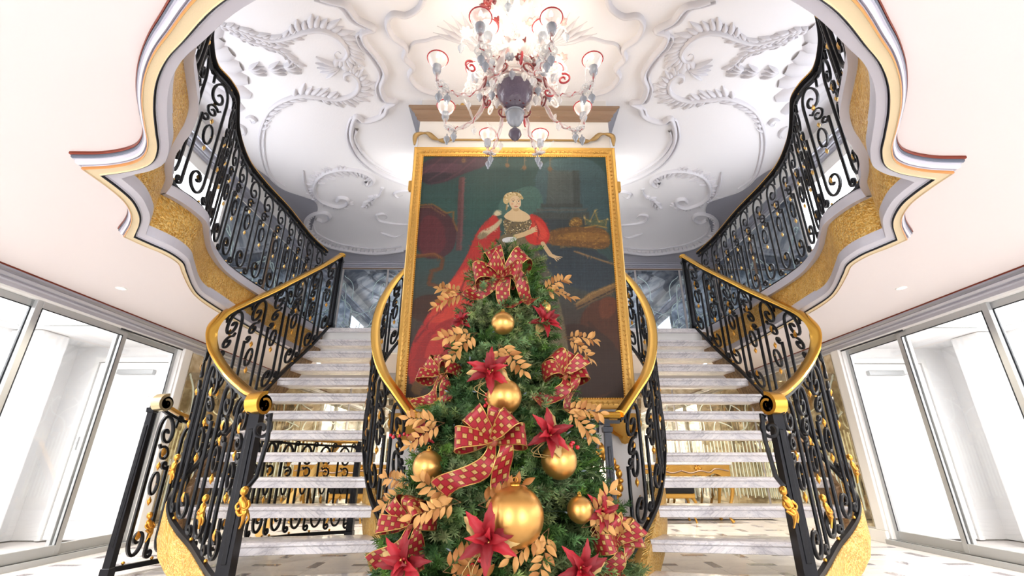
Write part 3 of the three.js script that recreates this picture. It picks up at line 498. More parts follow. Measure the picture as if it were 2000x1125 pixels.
  /* red cloak: train, shoulders */
  poly([[340, 480], [360, 430], [400, 380], [430, 372], [440, 470], [420, 620], [380, 760], [330, 900], [250, 1000], [110, 1030], [105, 880], [190, 740], [250, 650], [310, 560]], '#b32420');
  poly([[330, 560], [360, 640], [300, 760], [210, 800], [170, 780], [240, 660]], '#cf3a2a'); poly([[300, 760], [330, 840], [260, 960], [150, 990], [120, 900], [200, 800]], '#a01d1c'); poly([[210, 800], [260, 820], [240, 900], [150, 930]], '#c5302a');
  line([[330, 580], [290, 690], [200, 770], [130, 860]], 'rgba(96,12,18,.7)', 9); line([[370, 640], [330, 780], [250, 900]], 'rgba(96,12,18,.65)', 10); line([[300, 640], [250, 700], [180, 800]], 'rgba(232,98,70,.5)', 6);
  poly([[110, 1040], [130, 985], [200, 960], [270, 985], [290, 1045]], '#6b4a1c'); poly([[130, 1040], [200, 990], [260, 1040]], '#3b260f');
  /* gown */
  poly([[430, 440], [540, 450], [570, 520], [630, 640], [680, 800], [700, 1045], [330, 1045], [360, 800], [400, 600]], '#6d6246'); poly([[540, 470], [600, 560], [650, 700], [660, 840], [600, 700]], '#4e4a3c'); poly([[450, 470], [520, 480], [540, 700], [470, 760]], '#857650');
  for (let i = 0; i < 160; i++) ell(lerp(400, 640, rnd()), lerp(520, 1000, rnd()), 2.4, 3.4, ['#a28f5c', '#4a4431', '#c2b07a'][i % 3]);
  /* mantle over the shoulders */
  poly([[540, 365], [580, 380], [606, 420], [618, 460], [600, 500], [540, 495], [520, 450], [545, 400]], '#c8281f'); poly([[560, 385], [600, 430], [608, 470], [575, 480], [550, 430]], '#dd4231'); line([[560, 400], [575, 440], [570, 485]], 'rgba(110,14,18,.7)', 8);
  poly([[412, 366], [395, 395], [372, 440], [410, 440], [440, 400]], '#c22a22'); poly([[345, 470], [360, 440], [372, 470], [352, 520], [338, 530]], '#b7261f');
  poly([[412, 362], [425, 352], [442, 356], [442, 376], [418, 380]], '#d8cba6'); poly([[440, 385], [446, 400], [425, 430], [400, 452], [380, 470], [352, 468], [366, 440], [400, 425], [425, 405]], '#cdbf97'); poly([[352, 460], [370, 445], [395, 448], [384, 470], [362, 478]], '#8d8262');
  /* brush work over the blocked-in shapes, before the figure is finished */
  c.filter = 'blur(2px)'; c.drawImage(cv, 0, 0); c.filter = 'none';
  const im = c.getImageData(0, 0, CW, CH).data;
  for (let i = 0; i < 22000; i++) { const x = rnd() * CW, y = rnd() * CH, o = ((y | 0) * CW + (x | 0)) * 4, k = 1 + rr(-0.2, 0.2), a = n2(x * 0.004, y * 0.004) * 3 + 1.2, len = rr(6, 18); c.strokeStyle = 'rgba(' + [0, 1, 2].map((q) => Math.min(255, im[o + q] * k) | 0).join(',') + ',0.5)'; c.lineWidth = rr(1.5, 4.5); c.lineCap = 'round'; c.beginPath(); c.moveTo(x, y); c.lineTo(x + Math.cos(a) * len, y + Math.sin(a) * len); c.stroke(); }
  /* bodice, neckline, neck and head */
  poly([[446, 385], [452, 440], [480, 468], [530, 455], [552, 405], [545, 390], [510, 402], [475, 400]], '#6a5f45'); for (let i = 0; i < 120; i++) { const x = lerp(448, 548, rnd()); ell(x, lerp(400, 455, rnd()), 2, 1.7, ['#d8c48c', '#2f2a22', '#a58a4c', '#efe2b8'][i % 4]); }
  poly([[446, 384], [458, 366], [478, 352], [480, 335], [502, 338], [506, 352], [530, 364], [548, 384], [536, 398], [508, 404], [474, 400]], '#e3c79a'); poly([[480, 345], [504, 345], [500, 360], [484, 358]], '#c9a878');
  ell(489, 320, 21, 28, '#e6caa0'); ell(496, 328, 14, 17, '#ecd3ac'); poly([[470, 330], [478, 345], [488, 351], [478, 350]], '#cdaa7c');
  poly([[446, 305], [452, 286], [470, 276], [495, 276], [512, 286], [516, 308], [508, 300], [495, 292], [478, 294], [470, 308], [466, 325], [455, 330], [446, 320]], '#d5bd86'); poly([[458, 325], [466, 330], [462, 352], [455, 358]], '#a58e5e');
  for (let i = 0; i < 60; i++) { const a = rr(PI * 0.9, PI * 2.05); ell(482 + Math.cos(a) * rr(22, 34), 304 + Math.sin(a) * rr(16, 27), 3, 3, ['#ecdcae', '#a98f58', '#c9b078'][i % 3]); }
  for (const x of [480, 488, 497, 505]) ell(x, 276 - (x === 497 ? 4 : 0), 2.5, 3, '#4a3a2a');
  for (const [x, k] of [[482, 1], [502, 0.8]]) { ell(x, 317, 4.4 * k, 2, '#f3e6cc'); ell(x, 317, 2, 2, '#2b2320'); line([[x - 5 * k, 314], [x, 312.5], [x + 5 * k, 314]], '#6b4a33', 2); line([[x - 6 * k, 308], [x, 306], [x + 5 * k, 308]], '#96744c', 2); }
  line([[494, 316], [497, 327], [493, 330]], '#b98c62', 2.5); line([[487, 338], [492, 337], [498, 338]], '#a93d34', 3.6); line([[489, 340.5], [496, 340.5]], '#c8685a', 2.4); ell(479, 328, 5, 4, 'rgba(214,120,96,.35)'); ell(503, 328, 4, 4, 'rgba(214,120,96,.35)'); ell(464, 336, 2, 4, '#e8e6de');
  /* arms and hands */
  line([[552, 440], [520, 455], [492, 464]], '#dcbd8c', 26); ell(555, 434, 9, 8, '#e0c293', 0.6); for (const k of [0, 1, 2, 3]) line([[553, 432 + k * 4], [566 + k, 420 + k * 7]], '#dfc193', 5);
  line([[590, 490], [605, 515], [618, 535]], '#d2b184', 22); ell(628, 541, 12, 7, '#d9b98a', 0.4); for (const k of [0, 1, 2, 3]) line([[630, 539 + k * 2], [660 - k * 6, 545 + k * 5]], '#d9b98a', 5);
  poly([[440, 470], [490, 462], [500, 480], [450, 492]], '#dfe3e6');
  c.fillStyle = 'rgba(26,14,6,0.16)'; c.fillRect(0, 0, CW, CH);
  /* weave and craquelure of the canvas */
  for (let i = 0; i < 2000; i++) { c.globalAlpha = 0.022; c.fillStyle = i % 2 ? '#000' : '#fff'; if (i % 3) c.fillRect(0, rnd() * CH, CW, 0.8); else c.fillRect(rnd() * CW, 0, 0.8, CH); } c.globalAlpha = 1;
  const tex = new THREE.CanvasTexture(cv); tex.colorSpace = THREE.SRGBColorSpace;
  const F = 0.1, inn = (x, y) => V(x, y, 0);
  const cg = new THREE.BufferGeometry(); cg.setAttribute('position', new THREE.Float32BufferAttribute([-HB + F, F, 0.025, HB - F, F, 0.025, HT - F, HH - F, 0.025, -HT + F, HH - F, 0.025], 3)); cg.setAttribute('uv', new THREE.Float32BufferAttribute([0, 0, 1, 0, 1, 1, 0, 1], 2)); cg.setIndex([0, 1, 2, 0, 2, 3]); cg.computeVertexNormals();
  part('canvas', cg, std(0xffffff, 0.62, 0, { map: tex, bumpMap: rep(fineBump, 3), bumpScale: 0.0008 }), painting, 'oil portrait of a woman in a red cloak beside a column and crown');
  part('backing', new THREE.BoxGeometry(2 * HB - 0.06, HH - 0.06, 0.02).translate(0, HH / 2, 0.005), M.taupe, painting);
  const prof = [[0, 0], [0, 0.055], [0.012, 0.07], [0.03, 0.06], [0.045, 0.062], [0.06, 0.05], [0.078, 0.046], [0.088, 0.036], [0.1, 0.034], [0.1, 0]];
  const corners = [[-HB, 0], [HB, 0], [HT, HH], [-HT, HH]], inset = (k, o) => { const [x, y] = corners[k]; return [x - Math.sign(x) * o, y + (y ? -o : o)]; };
  ['bottom', 'right', 'top', 'left'].forEach((nm, k) => {
    const q = prof.map(([o, z]) => { const a = inset(k, o), b = inset((k + 1) % 4, o); return [V(a[0], a[1], z), V(b[0], b[1], z)]; });
    const f = part('frame_side', loft([q.map((r) => r[0]), q.map((r) => r[1])], { crease: 0.35 }), M.frameGold, painting);
    const a = inset(k, 0.052), b = inset((k + 1) % 4, 0.052), n = nm === 'bottom' || nm === 'top' ? 44 : 58, lv = [];
    for (let i = 1; i < n; i++) { const t = i / n, x = lerp(a[0], b[0], t), y = lerp(a[1], b[1], t), dx = b[0] - a[0], dy = b[1] - a[1], an = Math.atan2(dy, dx); lv.push(new THREE.ConeGeometry(0.011, 0.045, 5).rotateZ(an - PI / 2 + 0.5).translate(x, y, 0.058)); lv.push(new THREE.ConeGeometry(0.011, 0.045, 5).rotateZ(an - PI / 2 - 0.5).translate(x, y, 0.058)); }
    part('carved_leaves', merge(lv), M.frameGold, f);
    const e = inset(k, 0.094), e2 = inset((k + 1) % 4, 0.094), bd = []; const nb = n * 2; for (let i = 0; i < nb; i++) { const t = i / nb; bd.push(new THREE.OctahedronGeometry(0.009, 0).translate(lerp(e[0], e2[0], t), lerp(e[1], e2[1], t), 0.036)); }
    part('bead_row', merge(bd), M.gold, f);
  });
  for (const s of [-1, 1]) part('side_boss', rbox(s * 1.07, s * 1.115, 2.2, 2.32, 0.0, 0.06, 0.015), M.frameGold, painting);
}
/* gilt brackets under the picture */
for (const s of [-1, 1]) {
  const t = thing('gilt_wall_bracket', (s < 0 ? 'left' : 'right') + ' carved gilt bracket under the corner of the painting', 'bracket', [s * 0.98, 1.12, -4.32]);
  part('bracket_body', lathe([[0.001, -0.16], [0.03, -0.15], [0.06, -0.09], [0.12, -0.03], [0.16, 0.06], [0.17, 0.1], [0.001, 0.1]], 14).scale(1, 1, 0.5).translate(0, 0, 0.085), M.goldSoft, t);
  part('bracket_scroll', merge([-1, 1].map((k) => tube(catmull([V(k * 0.02, -0.1, 0.1), V(k * 0.1, -0.06, 0.1), V(k * 0.15, 0.02, 0.1), V(k * 0.12, 0.07, 0.1), V(k * 0.08, 0.04, 0.1)], 5), 0.015, 6))), M.gilt, t);
}

/* ---------------------------------------------------------------- etched mirrors */
function scrollLine(x0, y0, size, flip, seedK) {    // rococo S-curve, flat list of points in the wall plane
  const p = []; for (let i = 0; i <= 26; i++) { const t = i / 26, a = t * 5.2 + seedK, w = size * (1 - 0.45 * t); p.push([x0 + flip * (t * size * 1.1 + Math.sin(a) * w * 0.28), y0 + t * size * 1.9 + Math.cos(a * 1.2) * w * 0.2]); }
  const [ex, ey] = p[p.length - 1]; for (let i = 1; i <= 14; i++) { const a = i / 14 * 5.2, r = size * 0.14 * (1 - i / 17); p.push([ex + flip * (size * 0.14 - Math.cos(a) * r), ey + Math.sin(a) * r * 1.0]); } return p;
}
for (const s of [-1, 1]) {
  const side = s < 0 ? 'left' : 'right';
  const mp = (name, label, x0, x1, y0, y1, d, mat) => { const t = thing(name, label, 'mirror'); part('mirror_glass', rbox(x0, x1, y0, y1, -d + 0.012, -d, 0.003), mat, t); return t; };
  [[1.28, 2.42, 'beside the pillar'], [2.46, 3.3, 'in the middle of the landing wall'], [3.34, 4.0, 'in the corner of the landing wall']].forEach(([a, b, wh], k) => {
    const t = mp('etched_mirror', side + ' blue grey etched mirror above the landing, ' + wh, Math.min(s * a, s * b), Math.max(s * a, s * b), DECK + 0.05, 4.37, ZB, M.mirror), cx = s * (a + b) / 2, w = (b - a) / 2, nn = V(0, 0, 1), lines = [];
    for (const f of [-1, 1]) for (const [ox, oy, sz, kk] of [[0.1, DECK + 0.5, 0.42, 0.3], [0.35, DECK + 0.2, 0.34, 2.2], [0.55, DECK + 0.9, 0.3, 4.0], [0.2, DECK + 1.15, 0.26, 1.2], [0.0, DECK + 0.75, 0.36, 5.1], [0.45, DECK + 0.55, 0.24, 3.1], [0.05, DECK + 0.3, 0.22, 1.9]]) { const q = scrollLine(cx + f * ox * w, oy, sz, f, kk).filter(([x, y]) => Math.abs(x - cx) < w * 0.97 && y < 4.35 && y > DECK + 0.06).map(([x, y]) => V(x, y, -ZB + 0.014)); if (q.length > 4) lines.push(bar(q, q.map(() => nn), 0.012, 0.01)); }
    for (let i = 0; i < 9; i++) { const x = cx + lerp(-0.5, 0.5, i / 8) * w, y1 = DECK + rr(0.4, 0.8); const q = catmull([V(x, DECK + 0.08, -ZB + 0.014), V(x + rr(-0.04, 0.04), DECK + 0.3, -ZB + 0.014), V(x + rr(-0.08, 0.08), y1, -ZB + 0.014)], 5); lines.push(bar(q, q.map(() => nn), 0.011, 0.008)); }
    part('etched_lines', merge(lines), M.etch, t);
  });
  /* gallery side wall */
  [[5.58, 6.8, 'next to the windows'], [6.84, 8.1, 'next to the back corner']].forEach(([a, b, wh]) => {
    const t = thing('etched_mirror', side + ' etched mirror on the upper gallery side wall, ' + wh, 'mirror'), x = s * (W - 0.006), nn = V(-s, 0, 0), lines = [];
    part('mirror_glass', rbox(s * (W - 0.012), s * W, DECK + 0.05, 4.45, -a, -b, 0.003), M.mirror, t);
    for (const f of [-1, 1]) for (const [oz, oy, sz, kk] of [[0.1, DECK + 0.5, 0.42, 0.3], [0.3, DECK + 0.2, 0.34, 2.2], [0.5, DECK + 1.0, 0.3, 4.0]]) { const q = scrollLine((a + b) / 2 + f * oz * 0.6, oy, sz, f, kk).filter(([z, y]) => z > a + 0.02 && z < b - 0.02 && y < 4.4).map(([z, y]) => V(s * (W - 0.014), y, -z)); if (q.length > 4) lines.push(bar(q, q.map(() => nn), 0.012, 0.01)); }
    part('etched_lines', merge(lines), M.etch, t);
    part('mirror_joint', rbox(s * (W - 0.03), s * W, DECK, 4.48, -b - 0.0, -b - 0.035, 0.005), M.taupe, t);
  });
  /* lower side wall behind the doors */
  [[5.64, 6.65, 'next to the glass doors'], [6.68, 7.72, 'in the far corner']].forEach(([a, b, wh]) => {
    const t = thing('etched_mirror', side + ' warm antique mirror on the lower side wall, ' + wh, 'mirror'), nn = V(-s, 0, 0), lines = [];
    part('mirror_glass', rbox(s * (W - 0.012), s * W, 0.14, 2.1, -a, -b, 0.003), M.antique, t);
    for (const f of [-1, 1]) for (const [oz, oy, sz, kk] of [[0.1, 1.0, 0.4, 0.3], [0.3, 0.9, 0.3, 2.2]]) { const q = scrollLine((a + b) / 2 + f * oz * 0.5, oy, sz, f, kk).filter(([z, y]) => z > a + 0.02 && z < b - 0.02 && y < 2.05).map(([z, y]) => V(s * (W - 0.014), y, -z)); if (q.length > 4) lines.push(bar(q, q.map(() => nn), 0.02, 0.012)); }
    for (let i = 0; i < 16; i++) { const z = lerp(a + 0.06, b - 0.06, i / 15); lines.push(box(s * (W - 0.02), s * (W - 0.012), 0.3, 0.85 + 0.07 * Math.sin(i), -z, -z - 0.016)); }
    part('etched_lines', merge(lines), M.etchWarm, t);
  });
  /* lower back wall: mirror with upright flutes */
  [[0.2, 1.4, 'nearest the middle'], [1.43, 2.7, 'behind the console table'], [2.73, 4.02, 'in the corner']].forEach(([a, b, wh]) => {
    const t = mp('fluted_mirror', side + ' antique mirror with upright etched flutes under the landing, ' + wh, Math.min(s * a, s * b), Math.max(s * a, s * b), 0.14, 2.12, ZBL, M.antique), lines = [], fl = Math.round((b - a) / 0.058);
    for (let i = 0; i < fl; i++) { const x = s * lerp(a + 0.03, b - 0.03, i / (fl - 1)); lines.push(rbox(x - 0.008, x + 0.008, 0.3 + 0.03 * (i % 2), 1.2 + 0.12 * Math.sin(i * 0.7), -ZBL + 0.01, -ZBL + 0.022, 0.003)); }
    for (let k = 0; k < 7; k++) { const x = s * lerp(a + 0.1, b - 0.1, k / 6), q = scrollLine(x, 1.3, 0.26, k % 2 ? 1 : -1, k * 1.3).filter(([xx]) => Math.abs(xx) > a && Math.abs(xx) < b).map(([xx, y]) => V(xx, y, -ZBL + 0.014)); if (q.length > 4) lines.push(bar(q, q.map(() => V(0, 0, 1)), 0.014, 0.01)); }
    part('etched_flutes', merge(lines), M.etchWarm, t);
  });
}
const skirting = structGroup('baseboard_back', 'white marble skirting along the back wall', 'skirting');
part('skirting', rbox(-W, W, 0, 0.13, -ZBL, -ZBL + 0.025, 0.006), M.marble, skirting);
for (const s of [-1, 1]) { const g = structGroup(s < 0 ? 'baseboard_left' : 'baseboard_right', 'white skirting along the ' + (s < 0 ? 'left' : 'right') + ' wall beyond the doors', 'skirting'); part('skirting', rbox(s * W, s * (W - 0.04), 0, 0.12, -5.46, -ZBL, 0.006), M.whitePaint, g); }

/* ---------------------------------------------------------------- stairs */
const RISE = 0.2078, RUN = 0.21, STEPS = 12, treadY = (k) => 0.274 + RISE * k, treadD = (k) => 3.79 + RUN * k;
const interp = (tab, x) => { if (x <= tab[0][0]) return tab[0][1]; for (let i = 1; i < tab.length; i++) if (x <= tab[i][0]) { const [a, p] = tab[i - 1], [b, q] = tab[i]; return lerp(p, q, (x - a) / (b - a)); } return tab[tab.length - 1][1]; };
const X_IN = [[3.4, -0.82], [3.58, -0.88], [3.79, -1.0], [4.0, -1.149], [4.21, -1.274], [4.42, -1.361], [4.84, -1.5], [5.26, -1.64], [5.68, -1.8], [6.1, -1.947], [6.6, -2.0]];
const X_OUT = [[3.4, -1.85], [3.58, -1.95], [3.79, -2.12], [4.0, -2.66], [4.21, -2.74], [4.84, -2.765], [5.26, -2.74], [5.68, -2.69], [6.1, -2.64]];
function treadGeo(s, k) {          // marble box step with a rounded nosing, tapering with the flight
  const d0 = treadD(k), y = treadY(k), fan = k === 0 ? 0.17 : k === 1 ? 0.05 : k < 0 ? 0.3 : 0, deep = 0.3;
  const front = (t) => V(lerp(interp(X_IN, d0), interp(X_OUT, d0), t), 0, d0 - fan * t);
  const prof = [[0.0, -0.012], [0.006, -0.002], [0.016, 0], [deep, 0], [deep, -0.085], [0.03, -0.085], [0.024, -0.082], [0.022, -0.036], [0.006, -0.03], [0.0, -0.024]];
  const rows = [0, 0.25, 0.5, 0.75, 1].map((t) => { const f = front(t); return prof.map(([d, h]) => V(f.x * (s < 0 ? 1 : -1), y + h, -(f.z + d))); });
  return loft(rows, { closed: true, caps: true, crease: 0.5 });
}
function plate(path, w) {          // upright plate; path items {x, d, y0, y1}
  const rows = path.map((p, i) => { const a = path[Math.max(0, i - 1)], b = path[Math.min(path.length - 1, i + 1)], tx = b.x - a.x, td = b.d - a.d, L = Math.hypot(tx, td) || 1, nx = td / L * w / 2, nd = -tx / L * w / 2; return [V(p.x + nx, p.y0, -(p.d + nd)), V(p.x + nx, p.y1, -(p.d + nd)), V(p.x - nx, p.y1, -(p.d - nd)), V(p.x - nx, p.y0, -(p.d - nd))]; });
  return loft(rows, { closed: true, caps: true, crease: 0.5 });
}
const nose = (d) => 0.274 + (d - 3.79) / RUN * RISE;

/* rail paths: plan x, depth, foot height, rail height (left side; mirrored for the right) */
const OUT_PATH = [[-2.54, 6.06, 2.6, 3.68], [-2.6, 5.62, 2.15, 3.3], [-2.66, 5.2, 1.77, 2.96], [-2.72, 4.75, 1.3, 2.6], [-2.76, 4.38, 0.92, 2.33], [-2.775, 4.12, 0.68, 2.13], [-2.74, 3.96, 0.53, 1.94], [-2.64, 3.87, 0.42, 1.76], [-2.5, 3.78, 0.34, 1.62], [-2.3, 3.65, 0.26, 1.47], [-2.1, 3.49, 0.18, 1.36], [-1.93, 3.35, 0.12, 1.28], [-1.82, 3.26, 0.1, 1.25]];
const IN_PATH = [[-1.2, 6.0, 2.6, 3.66], [-1.4, 5.86, 2.44, 3.48], [-1.54, 5.62, 2.14, 3.16], [-1.575, 5.22, 1.74, 2.74], [-1.525, 4.83, 1.35, 2.35], [-1.44, 4.54, 1.06, 2.06], [-1.31, 4.25, 0.78, 1.78], [-1.155, 4.0, 0.53, 1.54], [-0.99, 3.82, 0.36, 1.36], [-0.8, 3.62, 0.2, 1.16]];
const CEN_PATH = [[-0.8, 3.62, 0.2, 1.15], [-0.4, 3.6, 0.2, 1.15], [0, 3.6, 0.2, 1.15], [0.4, 3.6, 0.2, 1.15], [0.8, 3.62, 0.2, 1.15]];
const GUARD_PATH = [[-3.06, 4.0, 0.05, 1.3], [-3.0, 4.18, 0.05, 1.22], [-2.92, 4.42, 0.05, 1.17], [-2.86, 4.8, 0.05, 1.13], [-2.78, 5.2, 0.05, 1.1], [-2.62, 5.55, 0.05, 1.07], [-2.38, 5.8, 0.05, 1.06], [-2.14, 5.93, 0.05, 1.05], [-1.95, 6.0, 0.05, 1.05]];
const GAL_PATH = PLAN.slice(0, 23).filter((_, i) => i !== 11 && i !== 16).map((r) => [r[4] - 0.02, r[5], DECK + 0.05, 3.75]);

function makeSurface(path, s) {    // ruled surface of a balustrade: at(arc length, height fraction)
  const mk = (k0, k1) => catmull(path.map((p) => V(p[0] * (s < 0 ? 1 : -1), p[k0] * 0 + p[k1], -p[1])), 10);
  const lo = mk(2, 2), hi = mk(2, 3).map((p, i) => V(lo[i].x, p.y, lo[i].z)); let L = 0; const acc = [0];
  for (let i = 1; i < lo.length; i++) { L += Math.hypot(lo[i].x - lo[i - 1].x, lo[i].z - lo[i - 1].z); acc.push(L); }
  const loc = (q) => { q = Math.min(L - 1e-6, Math.max(0, q)); let i = 1; while (acc[i] < q) i++; return [i - 1, (q - acc[i - 1]) / (acc[i] - acc[i - 1])]; };
  return {
    L, lo, hi, height: (q) => { const [i, t] = loc(q); return lerp(hi[i].y - lo[i].y, hi[i + 1].y - lo[i + 1].y, t); },
    at: (q, v) => { const [i, t] = loc(q), a = lo[i].clone().lerp(lo[i + 1], t), b = hi[i].clone().lerp(hi[i + 1], t); return a.lerp(b, v); },
    nor: (q) => { const [i] = loc(q), a = lo[i], b = lo[i + 1]; return V(-(b.z - a.z), 0, b.x - a.x).normalize(); },
  };
}
const spiral = (cx, cyy, r0, r1, a0, a1, n) => [...Array(n + 1)].map((_, i) => { const t = i / n, a = lerp(a0, a1, t), r = lerp(r0, r1, t); return [cx + Math.cos(a) * r, cyy + Math.sin(a) * r]; });
const oval = (cx, cyy, rx, ry, k0, k1, a0, a1, n) => [...Array(n + 1)].map((_, i) => { const t = i / n, a = lerp(a0, a1, t), k = lerp(k0, k1, t); return [cx + Math.cos(a) * rx * k, cyy + Math.sin(a) * lerp(rx, ry, Math.max(0, (k - 0.35) / 0.65)) * k]; });
const budProf = [[0.0005, 0], [0.006, 0.002], [0.005, 0.01], [0.014, 0.022], [0.017, 0.036], [0.013, 0.05], [0.006, 0.06], [0.0005, 0.072]];
const budG = lathe(budProf, 7), ballG = sphere(0.013, 7, 5);
const leafG = (() => { const rows = []; for (let i = 0; i <= 5; i++) { const t = i / 5, w = 0.022 * Math.sin(PI * Math.pow(t, 0.8)) + 0.001; rows.push([-1, 0, 1].map((u) => V(u * w, t * 0.085, 0.016 * Math.sin(t * 3) + (u ? 0 : 0.008)))); } return loft(rows); })();
/* little gilded cherub mount: one continuous turned and bent figure with its arms folded in */
const cherubG = (() => {
  const g = lathe([[0.001, 0], [0.012, 0.004], [0.014, 0.03], [0.02, 0.06], [0.03, 0.095], [0.036, 0.12], [0.031, 0.15], [0.034, 0.18], [0.037, 0.2], [0.026, 0.222], [0.013, 0.232], [0.014, 0.24], [0.026, 0.25], [0.031, 0.27], [0.028, 0.292], [0.014, 0.306], [0.001, 0.309]], 12), p = g.attributes.position;
  for (let i = 0; i < p.count; i++) { const y = p.getY(i), leg = y < 0.1 ? 0.6 : 1; p.setXYZ(i, p.getX(i) * leg + 0.022 * Math.sin(y * 18), y, p.getZ(i) * (y > 0.24 ? 1 : 0.75) + 0.012 * Math.sin(y * 11 + 0.4)); }
  g.computeVertexNormals();
  const arms = [-1, 1].map((k) => tube(catmull([V(k * 0.03, 0.2, 0.0), V(k * 0.05, 0.165, 0.018), V(k * 0.028, 0.14, 0.036), V(k * 0.006, 0.15, 0.04)], 4), 0.01, 6, (t) => 0.0125 - 0.004 * t)), dr = tube(catmull([V(-0.036, 0.13, 0.02), V(0, 0.1, 0.034), V(0.04, 0.12, 0.016), V(0.055, 0.08, 0), V(0.04, 0.04, 0.0)], 4), 0.014, 6, (t) => 0.015 * (1 - 0.5 * t));
  return merge([g, ...arms, dr]);
})();

function fillModules(t, S, w0, q0, q1, opt = {}) {
  const n = Math.max(1, Math.round((q1 - q0) / w0)), w = (q1 - q0) / n, th = opt.bar || 0.021;
  for (let k = 0; k < n; k++) {
    const base = q0 + k * w, H = S.height(base + w / 2), u = w / 0.3, map = ([x, y]) => S.at(base + x * u, y / H), stroke = (pts, tk = th) => { const q = pts.map(map), nn = pts.map(([x]) => S.nor(base + x * u)); return bar(q, nn, tk, th); };
    const up = (y) => H - y, seg = opt.low ? 0.7 : 1, N = (a) => Math.max(6, Math.round(a * seg));
    part('scroll_baluster', stroke([...oval(0.148, up(0.2), 0.1, 0.17, 0.1, 1, PI - 9.2, PI, N(36)), [0.048, up(0.45)], [0.048, 0.45], [0.048, 0.24], ...oval(0.13, 0.18, 0.082, 0.14, 1, 0.12, PI, PI + 8.6, N(32))]), M.iron, t);
    part('upper_scroll', stroke([[0.1, up(0.3)], ...spiral(0.172, up(0.36), 0.062, 0.012, PI * 0.8, PI * 0.8 - 8.2, N(22))], th * 0.85), M.iron, t);
    part('small_scroll', stroke([...spiral(0.272, up(0.05), 0.012, 0.036, PI * 1.2 - 6.6, PI * 1.2, N(16)), [0.235, up(0.13)]], th * 0.75), M.iron, t);
    part('straight_baluster', stroke([...spiral(0.218, up(0.44), 0.01, 0.036, -6.6, 0, N(16)), [0.254, up(0.6)], [0.254, 0.3], [0.254, 0.1], ...spiral(0.29, 0.075, 0.036, 0.01, PI, PI + 6.6, N(16))]), M.iron, t);
    part('oval_ring', stroke([...Array(17)].map((_, i) => [0.153 + 0.04 * Math.cos(i / 8 * PI), H * 0.5 + 0.085 * Math.sin(i / 8 * PI)]), th * 0.75), M.iron, t);
    const gm = opt.gilt || M.gilt, put = (nm, g, x, y, flip, sc = 1) => { const m = basis(map([x, y]), V(0, flip ? -1 : 1, 0), S.nor(base + x * u)); m.scale(V(sc, sc, sc)); part(nm, g, gm, t).applyMatrix4(m); }, gs = opt.gs || 1;
    put('gilt_bud', budG, 0.153, H * 0.5 + 0.1, false, gs); put('gilt_bud', budG, 0.153, H * 0.5 - 0.1, true, gs); put('gilt_leaf', leafG, 0.16, up(0.31), k % 2 === 0, gs); put('gilt_leaf', leafG, 0.12, 0.17, false, gs * 0.9);
    for (const [x, y, q] of [[0.05, up(0.03), 1], [0.05, 0.03, 1], [0.114, H * 0.5, 0.7], [0.192, H * 0.5, 0.7]]) put('gilt_ball', ballG, x, y, false, q * gs);
    if (opt.cherub && opt.cherub(k, n)) { const p = map([0.2, 0.16]), nn = S.nor(base + 0.2 * u), out = nn.clone().multiplyScalar(opt.face || 1), c = part('cherub_mount', cherubG, M.gilt, t, 'gilded cherub figure'); c.applyMatrix4(basis(p.clone().addScaledVector(out, 0.025), V(0, 1, 0), out)); c.scale.multiplyScalar(0.72); }
  }
}
const railProf = (w, h) => [[-w, -h * 0.6], [-w * 0.82, -h], [w * 0.82, -h], [w, -h * 0.6], [w * 0.86, -h * 0.1], [w, h * 0.25], [w * 0.72, h * 0.75], [w * 0.3, h], [-w * 0.3, h], [-w * 0.72, h * 0.75], [-w, h * 0.25], [-w * 0.86, -h * 0.1]];
const flat = (w, h) => [[-w, -h], [w, -h], [w, h], [-w, h]];
function rails(t, S, topMat, w, h, drop = 0.05) {
  part('handrail', sweep(S.hi, railProf(w, h), { crease: 0.9, up: V(0, 1, 0) }), topMat, t);
  part('top_bar', sweep(S.hi.map((p) => p.clone().add(V(0, -drop, 0))), flat(0.016, 0.012), { up: V(0, 1, 0) }), M.iron, t);
  part('bottom_bar', sweep(S.lo, flat(0.016, 0.018), { up: V(0, 1, 0) }), M.iron, t);
}
function newel(t, x, d, y0, y1, w) {
  const rows = [[y0, w * 0.62], [y0 + 0.06, w * 0.62], [y0 + 0.065, w * 0.5], [y1 - 0.1, w * 0.42], [y1 - 0.095, w * 0.55], [y1 - 0.06, w * 0.6], [y1 - 0.055, w * 0.35], [y1, w * 0.3]].map(([y, r]) => [[-r, -r], [r, -r], [r, r], [-r, r]].map(([a, b]) => V(x + a, y, -d + b)));
  const n = part('newel_post', loft(rows, { closed: true, caps: true, crease: 0.4 }), M.ironRail, t);
  part('post_panel', merge([rbox(x - w * 0.2, x + w * 0.2, y0 + 0.2, y1 - 0.2, -d + w * 0.4, -d + w * 0.56, 0.008)]), M.iron, n);
  return n;
}
